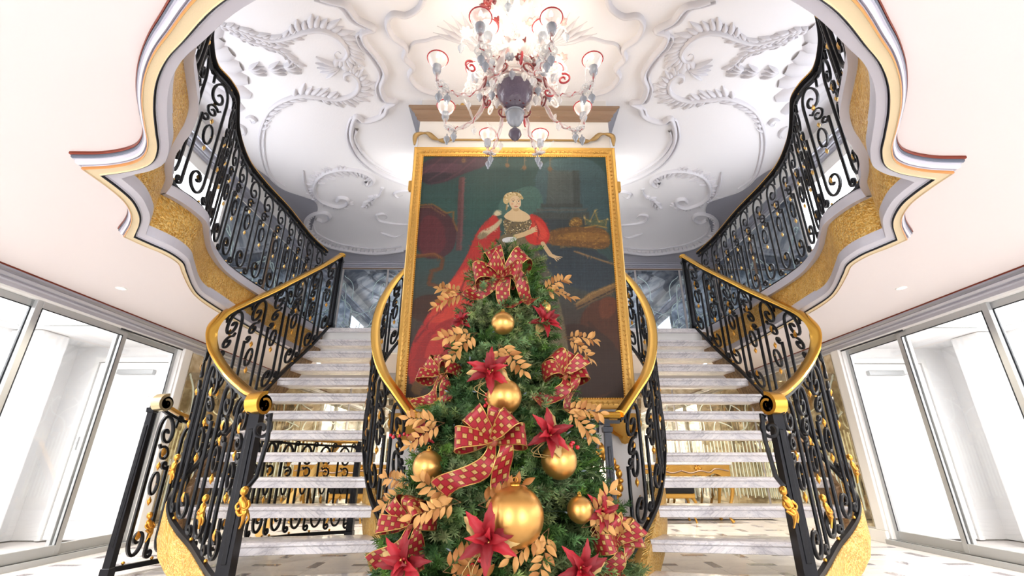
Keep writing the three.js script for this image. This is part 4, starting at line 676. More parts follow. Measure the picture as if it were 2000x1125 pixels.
function volute(t, p, dir, mat, r = 0.075, wid = 0.05) {   // rolled end of a handrail, curling down
  const side = V(-dir.z, 0, dir.x), pts = []; for (let i = 0; i <= 30; i++) { const a = PI / 2 - i / 30 * 7.6, R = r * (1 - 0.62 * i / 30); pts.push([Math.cos(a) * R, Math.sin(a) * R]); }
  const c = p.clone().add(V(0, -r, 0)), rows = pts.map(([x, y], i) => { const th = 0.026 - 0.012 * i / 30, R = Math.hypot(x, y), k = (R - th) / R, ww = wid * (1 - 0.25 * i / 30); const o = c.clone().addScaledVector(dir, x).add(V(0, y, 0)), q = c.clone().addScaledVector(dir, x * k).add(V(0, y * k, 0)); return [o.clone().addScaledVector(side, ww), o.clone().addScaledVector(side, -ww), q.clone().addScaledVector(side, -ww), q.clone().addScaledVector(side, ww)]; });
  part('rail_volute', loft(rows, { closed: true, caps: true, crease: 0.6 }), mat, t);
  const turn = new THREE.Matrix4().makeBasis(side, V(0, 1, 0), dir);
  part('volute_drum', new THREE.CylinderGeometry(r * 0.72, r * 0.72, wid * 1.55, 20).rotateZ(PI / 2).applyMatrix4(turn).translate(c.x, c.y, c.z), mat, t); part('volute_eye', sphere(r * 0.3, 12, 8).scale(wid * 1.9 / (r * 0.6), 1, 1).applyMatrix4(turn).translate(c.x, c.y, c.z), mat, t);
}

for (const s of [-1, 1]) {
  const side = s < 0 ? 'left' : 'right', sx = (x) => (s < 0 ? x : -x);
  const st = thing('marble_staircase', side + ' open marble stair flight rising beside the painting', 'staircase');
  for (let k = 0; k < STEPS - 1; k++) part('tread', treadGeo(s, k), M.marble, st);
  part('plinth_step', treadGeo(s, -1).translate(0, 0, 0), M.marble, st);
  const ds = [...Array(25)].map((_, i) => lerp(3.5, 6.12, i / 24));
  part('inner_stringer', plate(ds.map((d) => ({ x: sx(interp(X_IN, d) + 0.035), d, y0: Math.max(0, nose(d) - 0.42 + (d < 4.1 ? (4.1 - d) * 0.3 : 0)), y1: Math.max(0.12, nose(d) - 0.035) })), 0.05), M.goldLeaf, st, 'gold leaf stringer');
  part('outer_stringer', plate(ds.filter((d) => d > 4.05).map((d) => ({ x: sx(interp(X_OUT, d) - 0.02), d, y0: nose(d) - 0.36, y1: nose(d) - 0.01 })), 0.04), M.stoneBrown, st, 'brown marbled stringer');
  const tail = OUT_PATH.slice(5).map(([x, d, y0]) => ({ x: sx(x), d, y0: Math.max(0, y0 - 0.27), y1: y0 - 0.02 }));
  part('flared_stringer', plate(tail.map((p) => p), 0.045), M.goldLeaf, st, 'flaring gold leaf foot of the stringer');

  const ob = thing('stair_balustrade', side + ' outer wrought iron stair balustrade with a brass handrail bulging towards the glass doors', 'balustrade'), SO = makeSurface(OUT_PATH, s);
  rails(ob, SO, M.gold, 0.046, 0.026); fillModules(ob, SO, 0.31, 0.02, SO.L - 0.05, { bar: 0.021, cherub: (k, n) => k === n - 2 || k === n - 4, face: s < 0 ? 1 : -1 });
  newel(ob, sx(-1.8), 3.24, 0.02, 1.22, 0.085); newel(ob, sx(-2.535), 6.08, DECK, 3.66, 0.062);
  volute(ob, V(sx(-1.79), 1.275, -3.23), V(s < 0 ? -0.32 : 0.32, 0, 0.95).normalize(), M.gold, 0.092, 0.058);
  { const o = part('post_bracket', merge([bar(spiral(0, 0, 0.015, 0.07, -7, 1.2, 24).map(([x, y]) => V(sx(-1.73 + x), 1.02 + y, -3.2)), [...Array(25)].map(() => V(0, 0, 1)), 0.02), bar([[-1.71, 1.1], [-1.685, 1.12], [-1.675, 0.95], [-1.7, 0.72], [-1.74, 0.66]].map(([x, y]) => V(sx(x), y, -3.2)), [...Array(5)].map(() => V(0, 0, 1)), 0.022)]), M.iron, ob); }
  { const c = part('cherub_mount', cherubG, M.gilt, ob, 'gilded cherub figure on the newel post'); c.position.set(sx(-1.73), 0.42, -3.17); c.scale.setScalar(0.8); }
  part('rail_cap', sphere(0.05, 12, 8).scale(1.1, 0.7, 1.1).translate(sx(-2.535), 3.68, -6.08), M.gold, ob);

  const ib = thing('stair_balustrade', side + ' inner wrought iron stair balustrade curving around the painting', 'balustrade'), SI = makeSurface(IN_PATH, s);
  rails(ib, SI, M.gold, 0.046, 0.026); fillModules(ib, SI, 0.33, 0.02, SI.L - 0.02, { bar: 0.021 });
  newel(ib, sx(-0.7), 3.62, 0.02, 1.12, 0.062);

  const gb = thing('gallery_balustrade', side + ' wrought iron balustrade along the edge of the upper gallery', 'balustrade'), SG = makeSurface(GAL_PATH, s);
  part('handrail', sweep(SG.hi, railProf(0.032, 0.016), { crease: 0.9, up: V(0, 1, 0) }), M.ironRail, gb); part('handrail_top', sweep(SG.hi.map((p) => p.clone().add(V(0, 0.02, 0))), flat(0.026, 0.006), { up: V(0, 1, 0) }), M.goldSoft, gb);
  part('top_bar', sweep(SG.hi.map((p) => p.clone().add(V(0, -0.05, 0))), flat(0.012, 0.01), { up: V(0, 1, 0) }), M.iron, gb); part('bottom_bar', sweep(SG.lo, flat(0.014, 0.014), { up: V(0, 1, 0) }), M.iron, gb);
  fillModules(gb, SG, 0.29, 0.02, SG.L - 0.02, { bar: 0.0165, gilt: M.giltPale, gs: 0.75 });
}
const cb = thing('stair_balustrade', 'short straight iron balustrade behind the tree below the painting', 'balustrade'), SC = makeSurface(CEN_PATH, -1);
rails(cb, SC, M.gold, 0.046, 0.026); fillModules(cb, SC, 0.3, 0.12, SC.L - 0.12, { bar: 0.023 });

/* guard rail round the stairwell on the left */
const gr = thing('stairwell_balustrade', 'lower iron balustrade between the left glass doors and the stair flight', 'balustrade'), SR = makeSurface(GUARD_PATH, -1);
rails(gr, SR, M.goldSoft, 0.03, 0.016); fillModules(gr, SR, 0.21, 0.02, SR.L - 0.02, { bar: 0.022, cherub: (k) => k < 2, face: 1 });
newel(gr, -3.08, 3.97, 0, 1.3, 0.055); newel(gr, -1.93, 6.02, 0, 1.06, 0.075);
volute(gr, V(-3.0, 1.36, -3.96), V(-0.25, 0, 0.97).normalize(), M.brassPale, 0.085, 0.05);
part('slanting_rail', sweep([V(-2.16, 1.08, -6.02), V(-3.0, 0.0, -6.02)], flat(0.03, 0.035), { caps: true }), M.giltPale, gr, 'pale brass rail slanting down');

/* ---------------------------------------------------------------- chandelier */
{
  const G = { clear: phys({ color: 0xffffff, roughness: 0.06, transmission: 0.72, thickness: 0, clearcoat: 0.8, clearcoatRoughness: 0.04 }), milk: phys({ color: 0xffffff, roughness: 0.12, transmission: 0.5, thickness: 0, clearcoat: 0.6, clearcoatRoughness: 0.05 }), red: phys({ color: 0xc4404a, roughness: 0.15, transmission: 0.25, thickness: 0, clearcoat: 0.6 }), garnet: phys({ color: 0x7d3030, roughness: 0.16, clearcoat: 0.8 }), violet: phys({ color: 0x7b6f86, roughness: 0.2, metalness: 0.25, clearcoat: 0.9, bumpMap: rep(goldBump, 3), bumpScale: 0.004 }), slate: phys({ color: 0xc9d0da, roughness: 0.1, metalness: 0, transmission: 0.45, thickness: 0, clearcoat: 0.7 }), pink: phys({ color: 0xe8a7a2, roughness: 0.3, clearcoat: 0.4 }), bulb: std(0xffffff, 0.3, 0, { emissive: 0xfff2de, emissiveIntensity: 30 }), candle: std(0xfffaf0, 0.5) };
  const ch = thing('glass_chandelier', 'blown glass chandelier with red rimmed cups and lit candle bulbs', 'chandelier', [-0.012, 0, -3.0]);
  part('stem', lathe([[0.02, 4.95], [0.018, 4.72], [0.05, 4.66], [0.085, 4.58], [0.05, 4.5], [0.022, 4.46], [0.04, 4.4], [0.1, 4.3], [0.115, 4.22], [0.08, 4.12], [0.03, 4.06], [0.05, 4.02], [0.13, 3.95], [0.15, 3.88], [0.1, 3.84], [0.04, 3.8]], 24), G.milk, ch);
  part('ceiling_rose', lathe([[0.001, 4.9], [0.09, 4.9], [0.13, 4.93], [0.14, 4.95]], 24), G.milk, ch);
  const bowl = part('bowl', lathe([[0.15, 3.83], [0.158, 3.79], [0.15, 3.73], [0.125, 3.67], [0.08, 3.62], [0.04, 3.6], [0.036, 3.57]], 28), G.violet, ch, 'violet faceted glass bowl');
  part('bowl_rim', new THREE.TorusGeometry(0.172, 0.008, 6, 32).rotateX(PI / 2).translate(0, 3.84, 0), G.red, bowl); part('bowl_collar', lathe([[0.18, 3.86], [0.185, 3.84], [0.155, 3.79]], 28), G.clear, bowl);
  for (let k = 0; k < 12; k++) { const a = k / 12 * 2 * PI; part('bowl_leaf', new THREE.ConeGeometry(0.016, 0.07, 5).rotateX(2.3).translate(0, 3.625, 0.07).rotateY(a), G.garnet, bowl); }
  part('lower_knop', lathe([[0.03, 3.58], [0.06, 3.56], [0.078, 3.52], [0.07, 3.47], [0.045, 3.43], [0.015, 3.415]], 20), G.slate, ch);
  part('knop_ring', new THREE.TorusGeometry(0.075, 0.009, 6, 24).rotateX(PI / 2).translate(0, 3.54, 0), G.slate, ch);
  part('finial_drop', lathe([[0.005, 3.41], [0.012, 3.39], [0.05, 3.35], [0.055, 3.32], [0.03, 3.28], [0.006, 3.26], [0.001, 3.25]], 16), G.violet, ch);
  const drop = lathe([[0.001, 0], [0.007, -0.01], [0.006, -0.025], [0.024, -0.045], [0.03, -0.062], [0.022, -0.085], [0.01, -0.1], [0.012, -0.112], [0.001, -0.125]], 10);
  const cupOuter = lathe([[0.014, 0], [0.03, 0.012], [0.06, 0.045], [0.078, 0.085], [0.082, 0.1]], 18), cupRim = new THREE.TorusGeometry(0.083, 0.0055, 6, 26).rotateX(PI / 2).translate(0, 0.1, 0), cupSocket = lathe([[0.012, -0.06], [0.028, -0.05], [0.036, -0.02], [0.03, 0.005], [0.04, 0.012], [0.036, 0.02], [0.012, 0.022]], 12), candleG = lathe([[0.001, 0.02], [0.015, 0.02], [0.0145, 0.1], [0.001, 0.102]], 10), bulbG = lathe([[0.004, 0.1], [0.011, 0.112], [0.014, 0.128], [0.009, 0.152], [0.001, 0.175]], 10);
  const rosette = (r) => merge([...Array(6)].map((_, k) => new THREE.TorusGeometry(r * 0.42, r * 0.14, 5, 10).rotateX(PI / 2).translate(r * 0.62, 0, 0).rotateY(k / 6 * 2 * PI)));
  const ringG = new THREE.TorusGeometry(0.042, 0.009, 6, 16), blossomG = merge([...Array(7)].map((_, k) => sphere(0.02, 6, 5).scale(1.3, 0.5, 0.8).translate(0.026, 0, 0).rotateZ(0.4).rotateY(k / 7 * 2 * PI)).concat([sphere(0.014, 6, 5)]));
  const leafGl = (() => { const rows = []; for (let i = 0; i <= 8; i++) { const t = i / 8, w = 0.035 * Math.sin(PI * Math.pow(t, 0.75)) * (1 + 0.14 * Math.sin(t * 30)) + 0.002; rows.push([-1, -0.4, 0, 0.4, 1].map((u) => V(u * w, t * 0.2, 0.05 * t * t - 0.012 * (1 - Math.abs(u))))); } return loft(rows); })();
  function arm(R, yC, a, yS, sag, lower) {
    const g = new THREE.Group(); g.name = 'candle_arm'; ch.add(g); g.rotation.y = a;
    const pts = catmull([V(0.06, yS, 0), V(R * 0.3, yS + 0.02, 0), V(R * 0.55, yC - sag * 0.75, 0), V(R * 0.8, yC - sag, 0), V(R * 0.97, yC - sag * 0.75, 0), V(R, yC - 0.05, 0)], 7);
    part('arm_tube', tube(pts, 0.018, 8, (t) => 0.017 + 0.004 * Math.sin(t * 40)), G.clear, g);
    part('arm_twist', tube(pts.map((p, i) => p.clone().add(V(0, Math.sin(i * 1.6) * 0.017, Math.cos(i * 1.6) * 0.017))), 0.0045, 5), G.red, g);
    const cup = part('cup', cupOuter, G.milk, g); cup.position.set(R, yC, 0); part('cup_rim', cupRim, G.red, cup);
    const so = part('socket', cupSocket, G.slate, g); so.position.set(R, yC, 0);
    const ca = part('candle', candleG, G.candle, g); ca.position.set(R, yC, 0);
    const bu = part('bulb', bulbG, G.bulb, g); bu.position.set(R, yC, 0);
    const li = new THREE.PointLight(0xffedd2, L_BULB, 0, 2); li.position.set(R, yC + 0.135, 0); li.castShadow = true; li.shadow.radius = 0.6; g.add(li);
    const k0 = pts[Math.floor(pts.length * 0.42)], k1 = pts[Math.floor(pts.length * 0.72)];
    const ri = part('glass_ring', ringG, lower ? G.garnet : G.red, g); ri.position.copy(pts[Math.floor(pts.length * 0.3)]); ri.rotation.y = PI / 2;
    const knob = part('arm_flower', rosette(0.06), G.milk, g); knob.position.copy(k1); knob.rotation.z = 0.5;
    const l1 = part('glass_leaf', leafGl, G.milk, g); l1.position.copy(k0); l1.rotation.set(0, PI / 2, -0.5); const l2 = part('glass_leaf', leafGl, G.clear, g); l2.position.copy(k1); l2.rotation.set(0.3, PI / 2, 0.5);
    const d = part('pendant', drop, G.slate, g); d.position.copy(pts[Math.floor(pts.length * 0.66)]).add(V(0, -0.02, 0));
    const d2 = part('pendant', drop, G.milk, g); d2.position.copy(k0).add(V(0, -0.03, 0.03)); d2.scale.setScalar(0.8);
    if (lower) { const d3 = part('pendant', drop, G.slate, g); d3.position.set(R - 0.03, yC - sag - 0.02, 0); const bl = part('arm_blossom', blossomG, G.garnet, g); bl.position.copy(pts[Math.floor(pts.length * 0.22)]).add(V(0, 0.05, 0.04)); }
  }
  for (let k = 0; k < 8; k++) arm(0.68, 3.76, (k + 0.5) / 8 * 2 * PI, 3.86, 0.2, true);
  for (let k = 0; k < 5; k++) arm(0.38, 4.06, PI / 2 + k / 5 * 2 * PI, 4.14, 0.16, false);
  for (let k = 0; k < 14; k++) { const a = (k + 0.6) / 14 * 2 * PI, l = part('tall_leaf', leafGl, k % 2 ? G.clear : G.milk, ch); l.position.set(Math.cos(a) * 0.12, 4.2 + 0.1 * (k % 3), -Math.sin(a) * 0.12); l.rotation.order = 'YXZ'; l.rotation.set(0.55, a + PI / 2, 0); l.scale.setScalar(1.5); }
  for (let k = 0; k < 16; k++) { const a = (k + 0.4) / 16 * 2 * PI, R = 0.3 + 0.12 * (k % 2), o = part('glass_scroll', tube(spiral(0, 0, 0.012, 0.062, 0, 8, 22).map(([x, y]) => V(x, y, 0)), 0.009, 6), k % 3 ? G.milk : G.red, ch); o.position.set(Math.cos(a) * R, 3.82 + 0.05 * (k % 3), -Math.sin(a) * R); o.rotation.y = a; const b = part('arm_rosette', rosette(0.055), G.milk, ch); b.position.set(Math.cos(a + 0.2) * R * 0.8, 3.9 + 0.06 * (k % 4), -Math.sin(a + 0.2) * R * 0.8); b.rotation.set(rr(-0.8, 0.8), 0, rr(-0.8, 0.8)); }
  for (let k = 0; k < 10; k++) { const a = (k + 0.25) / 10 * 2 * PI, l = part('tall_leaf', leafGl, k % 2 ? G.milk : G.clear, ch); l.position.set(Math.cos(a) * 0.1, 3.92, -Math.sin(a) * 0.1); l.rotation.order = 'YXZ'; l.rotation.set(0.75, a + PI / 2, 0); l.scale.setScalar(1.6); }
  for (let k = 0; k < 26; k++) { const a = k * 2.4, R = 0.12 + 0.2 * ((k * 7) % 5) / 5, y = 3.98 + 0.72 * k / 26, b = part('blossom', blossomG, [G.pink, G.milk, G.garnet, G.milk][k % 4], ch); b.position.set(Math.cos(a) * R, y, Math.sin(a) * R); b.rotation.set(rr(-1, 1), a, rr(-1, 1)); b.scale.setScalar(rr(1.1, 1.8)); const q = tube(catmull([V(0, y - 0.1, 0), V(Math.cos(a) * R * 0.6, y - 0.08, Math.sin(a) * R * 0.6), V(Math.cos(a) * R, y, Math.sin(a) * R)], 4), 0.005, 5); part('blossom_stem', q, G.clear, ch); }
  for (let k = 0; k < 10; k++) { const a = (k + 0.3) / 10 * 2 * PI, up = k % 2, q = catmull([V(0.06, 4.0, 0), V(0.22, 4.02 + 0.1 * up, 0), V(0.36, 4.12 + 0.12 * up, 0), V(0.44, 4.2 + 0.12 * up, 0), V(0.48, 4.13 + 0.12 * up, 0), V(0.44, 4.09 + 0.12 * up, 0)], 6), o = part('curled_arm', tube(q, 0.011, 7, (t) => 0.013 - 0.006 * t), up ? G.clear : G.milk, ch); o.rotation.y = a; const f = part('arm_blossom', blossomG, k % 3 ? G.milk : G.pink, o); f.position.copy(q[18]).add(V(0, 0.04, 0)); f.scale.setScalar(1.3); const e = part('pendant', drop, k % 2 ? G.slate : G.clear, o); e.position.copy(q[24]).add(V(0, -0.01, 0)); }
  for (let k = 0; k < 12; k++) { const a = k / 12 * 2 * PI + 0.13, d = part('pendant', drop, k % 3 ? G.milk : G.slate, ch); d.position.set(Math.cos(a) * 0.2, 3.83, Math.sin(a) * 0.2); }
  for (let k = 0; k < 8; k++) { const a = k / 8 * 2 * PI + 0.2, b = part('bowl_blossom', blossomG, k % 2 ? G.garnet : G.slate, ch); b.position.set(Math.cos(a) * 0.24, 3.9, Math.sin(a) * 0.24); }
}

/* ---------------------------------------------------------------- Christmas tree */
const TX = -0.075, TD = 2.6, coneR = (y) => 0.62 * Math.pow(Math.max(0, (2.08 - y) / 1.745), 0.9);
const tree = thing('christmas_tree', 'decorated green Christmas tree in front of the painting', 'tree', [TX, 0, -TD]);
{
  const greens = [std(0x34591a, 0.72), std(0x244815, 0.72), std(0x4e7422, 0.7), std(0x2b5020, 0.72)];
  part('trunk', lathe([[0.04, 0], [0.035, 0.6], [0.022, 1.4], [0.008, 2.05], [0.001, 2.1]], 8), std(0x33261a, 0.9), tree);
  const tw = std(0x4a3a22, 0.9);
  function sprayGeo(len, seedN) {
    const pos = [], idx = [], twigs = [];
    const needles = (a, b, n) => { const t = b.clone().sub(a).normalize(), s = (Math.abs(t.y) < 0.9 ? V(0, 1, 0) : V(1, 0, 0)).cross(t).normalize(), u = t.clone().cross(s); for (let i = 0; i < n; i++) for (let k = 0; k < 4; k++) { const p = a.clone().lerp(b, (i + rnd()) / n), q = k / 4 * 2 * PI + i * 1.3 + rnd(), out = s.clone().multiplyScalar(Math.cos(q)).addScaledVector(u, Math.sin(q)), dir = out.clone().addScaledVector(t, 0.75).normalize(), L = rr(0.024, 0.038), w = out.clone().cross(t).multiplyScalar(0.0026), e = p.clone().addScaledVector(dir, L), m = p.clone().addScaledVector(dir, L * 0.45), o = pos.length / 3; for (const v of [p, m.clone().add(w), e, m.clone().sub(w)]) pos.push(v.x, v.y, v.z); idx.push(o, o + 1, o + 2, o, o + 2, o + 3); } };
    const stem = catmull([V(0, 0, 0), V(0.004, len * 0.5, 0.012), V(0, len, 0.0)], 3); for (let i = 1; i < stem.length; i++) needles(stem[i - 1], stem[i], 7);
    for (let k = 0; k < 5; k++) { const f = 0.25 + k * 0.14, p = V(0, len * f, 0.01), sg = k % 2 ? 1 : -1, e = p.clone().add(V(sg * len * rr(0.28, 0.4), len * rr(0.26, 0.38), rr(-0.03, 0.03))); needles(p, e, 15); twigs.push(tube([p, e], 0.0025, 4)); }
    twigs.push(tube(stem, 0.0035, 4));
    const g = new THREE.BufferGeometry(); g.setAttribute('position', new THREE.Float32BufferAttribute(pos, 3)); g.setIndex(idx); g.computeVertexNormals();
    return merge([g, ...twigs]);
  }
  const sprays = [0.24, 0.28, 0.21, 0.25].map((l, i) => sprayGeo(l, i));
  const mat = (y, a, inset) => { const R = Math.max(0.0, coneR(y) * 0.92 - inset - 0.06), len = 0.2, out = V(Math.cos(a), 0, Math.sin(a)), dir = out.clone().multiplyScalar(1).add(V(rr(-0.35, 0.35), rr(-0.25, 0.5) + (y > 1.55 ? (y - 1.55) * 4 : 0), rr(-0.35, 0.35))).normalize(), p = out.clone().multiplyScalar(Math.max(0, R - len * 0.72)).add(V(0, y, 0)); const m = basis(p, dir, V(rr(-0.4, 0.4), 1, rr(-0.4, 0.4)).normalize()); return m; };
  const level = () => { const t = rnd(); return 0.12 + 1.76 * (1 - Math.sqrt(t)); };
  for (let i = 0; i < 296; i++) { let y = i < 24 ? rr(1.6, 1.86) : level(), a = rr(PI * 0.02, PI * 0.98); const b = part('branch', sprays[i % 4], greens[Math.floor(rnd() * 4)], tree); b.applyMatrix4(mat(y, a, rr(-0.03, 0.03))); }
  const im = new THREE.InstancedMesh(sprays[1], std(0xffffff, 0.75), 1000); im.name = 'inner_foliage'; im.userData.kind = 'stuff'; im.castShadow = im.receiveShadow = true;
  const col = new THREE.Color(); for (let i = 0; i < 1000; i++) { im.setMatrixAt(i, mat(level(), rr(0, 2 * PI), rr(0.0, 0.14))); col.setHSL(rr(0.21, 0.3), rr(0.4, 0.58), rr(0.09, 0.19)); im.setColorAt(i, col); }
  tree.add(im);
  const tip = part('leader', sprays[1], greens[1], tree); tip.position.set(0.0, 1.86, 0.06); tip.scale.setScalar(0.8);
}
const treeOut = (x, y, d) => V(x - TX, 0.15, -(d - TD)).normalize();

/* baubles: x, y, depth, radius */
{
  const bm = phys({ color: 0xdca75c, roughness: 0.34, metalness: 0.9, clearcoat: 0.25, clearcoatRoughness: 0.3 });
  const L = ['small gold bauble below the top bow', 'gold bauble under the upper poinsettia, middle of the tree', 'gold bauble at the left edge of the tree', 'gold bauble half hidden by needles right of the middle bow', 'largest gold bauble low on the tree', 'small gold bauble at the lower right beside a red poinsettia', 'small gold bauble behind gold leaves at the lower left', 'tiny gold bauble right of the top bow'];
  [[-0.09, 1.485, 2.27, 0.061], [-0.08, 1.09, 2.14, 0.082], [-0.42, 0.787, 2.19, 0.07], [0.165, 0.812, 2.14, 0.08], [-0.032, 0.607, 1.97, 0.113], [0.24, 0.62, 2.09, 0.054], [-0.34, 0.645, 2.07, 0.048], [0.15, 1.64, 2.47, 0.036]].forEach(([x, y, d, r], i) => {
    const t = thing('gold_bauble', L[i], 'ornament', [x, y, -d], 0, 'gold baubles on the tree');
    part('ball', sphere(r, 32, 24), bm, t); part('cap', lathe([[r * 0.18, r * 0.97], [r * 0.19, r * 1.08], [0.001, r * 1.1]], 12), M.gilt, t); part('loop', new THREE.TorusGeometry(r * 0.09, 0.0018, 5, 12).translate(0, r * 1.17, 0), M.gilt, t);
  });
}
/* poinsettias */
{
  const reds = [std(0x8f0c19, 0.55), std(0xa61222, 0.55), std(0x7a0a16, 0.6)], goldLeafM = std(0xb79a62, 0.5, 0.4), berry = std(0xb01020, 0.3);
  const petalG = [0.115, 0.095, 0.065].map((len) => { const rows = []; for (let i = 0; i <= 9; i++) { const t = i / 9, w = len * 0.17 * Math.sin(PI * Math.pow(t, 0.72)) * (1 + 0.16 * Math.sin(t * 22)) + 0.0008; rows.push([-1, -0.5, 0, 0.5, 1].map((u) => V(u * w, t * len, 0.02 * Math.sin(t * 2.6) + Math.abs(u) * w * 0.5))); } return loft(rows); });
  const L = ['red poinsettia above the middle gold bauble', 'red poinsettia at the upper right of the tree', 'red poinsettia right of the middle bow', 'red poinsettia below the largest gold bauble', 'red poinsettia at the left edge of the tree', 'small red poinsettia at the upper left of the tree', 'red poinsettia at the bottom left of the tree', 'red poinsettia at the bottom right of the tree', 'red poinsettia at the lower right edge of the tree'];
  [[-0.145, 1.2, 2.12, 1.05], [0.13, 1.53, 2.4, 1], [0.115, 0.92, 2.06, 1], [-0.133, 0.54, 1.9, 1.1], [-0.47, 0.934, 2.34, 0.85], [-0.31, 1.545, 2.44, 0.75], [-0.455, 0.443, 2.02, 1.05], [0.212, 0.432, 1.95, 0.95], [0.33, 0.606, 2.12, 0.8]].forEach(([x, y, d, sc], i) => {
    const t = thing('poinsettia', L[i], 'flower', [x, y, -d], 0, 'poinsettias on the tree'), n = treeOut(x, y, d); n.lerp(V(0, 0.05, 1), 0.45).normalize(); t.quaternion.setFromUnitVectors(V(0, 0, 1), n); t.scale.setScalar(sc);
    for (let k = 0; k < 12; k++) { const lay = k < 6 ? 0 : k < 10 ? 1 : 2, p = part('petal', petalG[lay], reds[(k + i) % 3], t); p.rotation.order = 'ZXY'; p.rotation.z = k * (lay ? 1.57 : 1.05) + i + rr(-0.2, 0.2); p.rotation.x = [0.15, 0.5, 0.85][lay] + rr(-0.15, 0.15); p.position.z = lay * 0.006; }
    for (let k = 0; k < 5; k++) { const b = part('centre_bead', ballG, k % 2 ? berry : M.giltPale, t); b.position.set(Math.cos(k * 1.26) * 0.012, Math.sin(k * 1.26) * 0.012, 0.022); b.scale.setScalar(0.55); }
    for (let k = 0; k < 2; k++) { const p = part('dry_leaf', petalG[0], goldLeafM, t); p.rotation.z = 1.6 + k * 2.6 + i; p.position.z = -0.012; p.scale.set(1.5, 0.95, 1); }
    const tend = [0, 1, 2].map((k) => tube(catmull([V(0, 0, -0.01), V(rr(-0.05, 0), -0.04, 0.01), V(rr(-0.09, -0.03), rr(-0.11, -0.06), 0.015), V(rr(-0.06, 0.01), rr(-0.13, -0.09), 0.01)], 4), 0.0016, 4)); part('tendrils', merge(tend), goldLeafM, t);
  });
}
/* ribbon bows */
{
  const rt = document.createElement('canvas'); rt.width = 256; rt.height = 256; const c = rt.getContext('2d'); c.fillStyle = '#b3172b'; c.fillRect(0, 0, 256, 256);
  for (let i = 0; i < 4; i++) for (let j = 0; j < 4; j++) { c.fillStyle = (i + j) % 2 ? '#c42a3c' : '#9c1022'; c.fillRect(i * 64, j * 64, 64, 64); if ((i + j) % 2 === 0) { c.fillStyle = '#d9b458'; c.fillRect(i * 64 + 10, j * 64 + 10, 44, 44); c.fillStyle = '#f0dc98'; c.fillRect(i * 64 + 18, j * 64 + 16, 26, 26); c.fillStyle = '#a8121f'; c.fillRect(i * 64 + 28, j * 64 + 26, 8, 8); } }
  const tx = new THREE.CanvasTexture(rt); tx.colorSpace = THREE.SRGBColorSpace; tx.wrapS = tx.wrapT = THREE.RepeatWrapping; tx.repeat.set(13, 13);
  const rm = std(0xc4bdb8, 0.42, 0.12, { map: tx }), wire = M.giltPale;
  const strip = (pts, w) => { const rows = pts.map(([p, b]) => [-1, -0.5, 0, 0.5, 1].map((u) => p.clone().addScaledVector(b, u * w))); return [loft(rows), merge([-1, 1].map((u) => tube(pts.map(([p, b]) => p.clone().addScaledVector(b, u * w)), 0.0016, 4)))]; };
  const L = ['red and gold chequered bow at the top of the tree', 'red and gold chequered bow at the right side of the tree', 'red and gold chequered bow in the middle of the tree', 'red and gold chequered bow at the left side of the tree', 'red and gold chequered bow at the lower left of the tree', 'red and gold chequered bow at the lower right of the tree'];
  const loopsA = [[1.95, 0.16], [0.75, 0.15], [3.35, 0.14], [5.9, 0.08], [2.7, 0.07]], loopsB = [[0.1, 0.1], [1.3, 0.09], [2.3, 0.1], [3.2, 0.11], [0.75, 0.085]];
  [[-0.09, 1.8, 2.4, 0, 1.2], [0.218, 1.221, 2.34, 1, 1.2], [-0.123, 0.89, 2.02, 1, 1.4], [-0.41, 1.24, 2.46, 1, 1.05], [-0.464, 0.563, 2.16, 1, 1.1], [0.396, 0.487, 2.2, 1, 1.1]].forEach(([x, y, d, kind, sc], i) => {
    const t = thing('ribbon_bow', L[i], 'bow', [x, y, -d], 0, 'ribbon bows on the tree'), n = treeOut(x, y, d).lerp(V(0, 0, 1), 0.5).normalize(); t.quaternion.setFromUnitVectors(V(0, 0, 1), n); t.scale.setScalar(sc);
    (kind ? loopsB : loopsA).forEach(([a, len], k) => {
      const dir = V(Math.cos(a), Math.sin(a), 0), per = V(-Math.sin(a), Math.cos(a), 0), pts = []; for (let j = 0; j <= 18; j++) { const q = j / 18, w = Math.sin(PI * q), along = len * Math.pow(w, 0.8), lift = 0.055 * Math.sin(2 * PI * q) * -1 + 0.02 * w; pts.push([dir.clone().multiplyScalar(along).add(V(0, 0, lift + 0.01 * k)), per.clone().multiplyScalar(0.3 + 0.7 * Math.pow(w, 0.6)).addScaledVector(V(0, 0, 1), 0.25 * (k % 2 ? 1 : -1)).normalize().multiplyScalar(0.35 + 0.65 * Math.pow(w, 0.5))]); }
      const [g, e] = strip(pts, kind ? 0.036 : 0.046), l = part('loop', g, rm, t); part('wired_edge', e, wire, l);
    });
    (kind ? [[-2.25, 0.2], [-1.15, 0.17]] : [[-0.75, 0.22], [-2.4, 0.22], [-1.3, 0.2]]).forEach(([a, len], k) => {
      const dir = V(Math.cos(a), Math.sin(a), 0), per = V(-Math.sin(a), Math.cos(a), 0), pts = []; for (let j = 0; j <= 16; j++) { const q = j / 16; pts.push([dir.clone().multiplyScalar(len * q).addScaledVector(per, 0.03 * Math.sin(q * 5 + k)).add(V(0, 0, 0.03 * Math.sin(q * 7) + 0.01)), per.clone().addScaledVector(V(0, 0, 1), 0.5 * Math.sin(q * 6 + k)).normalize().multiplyScalar(0.3 + 0.7 * Math.min(1, q * 2.5))]); }
      const [g, e] = strip(pts, kind ? 0.032 : 0.036), l = part('tail', g, rm, t); part('wired_edge', e, wire, l);
    });
    part('knot', sphere(0.018, 10, 8).scale(1, 1.3, 0.8).translate(0, 0, 0.02), rm, t);
  });
}
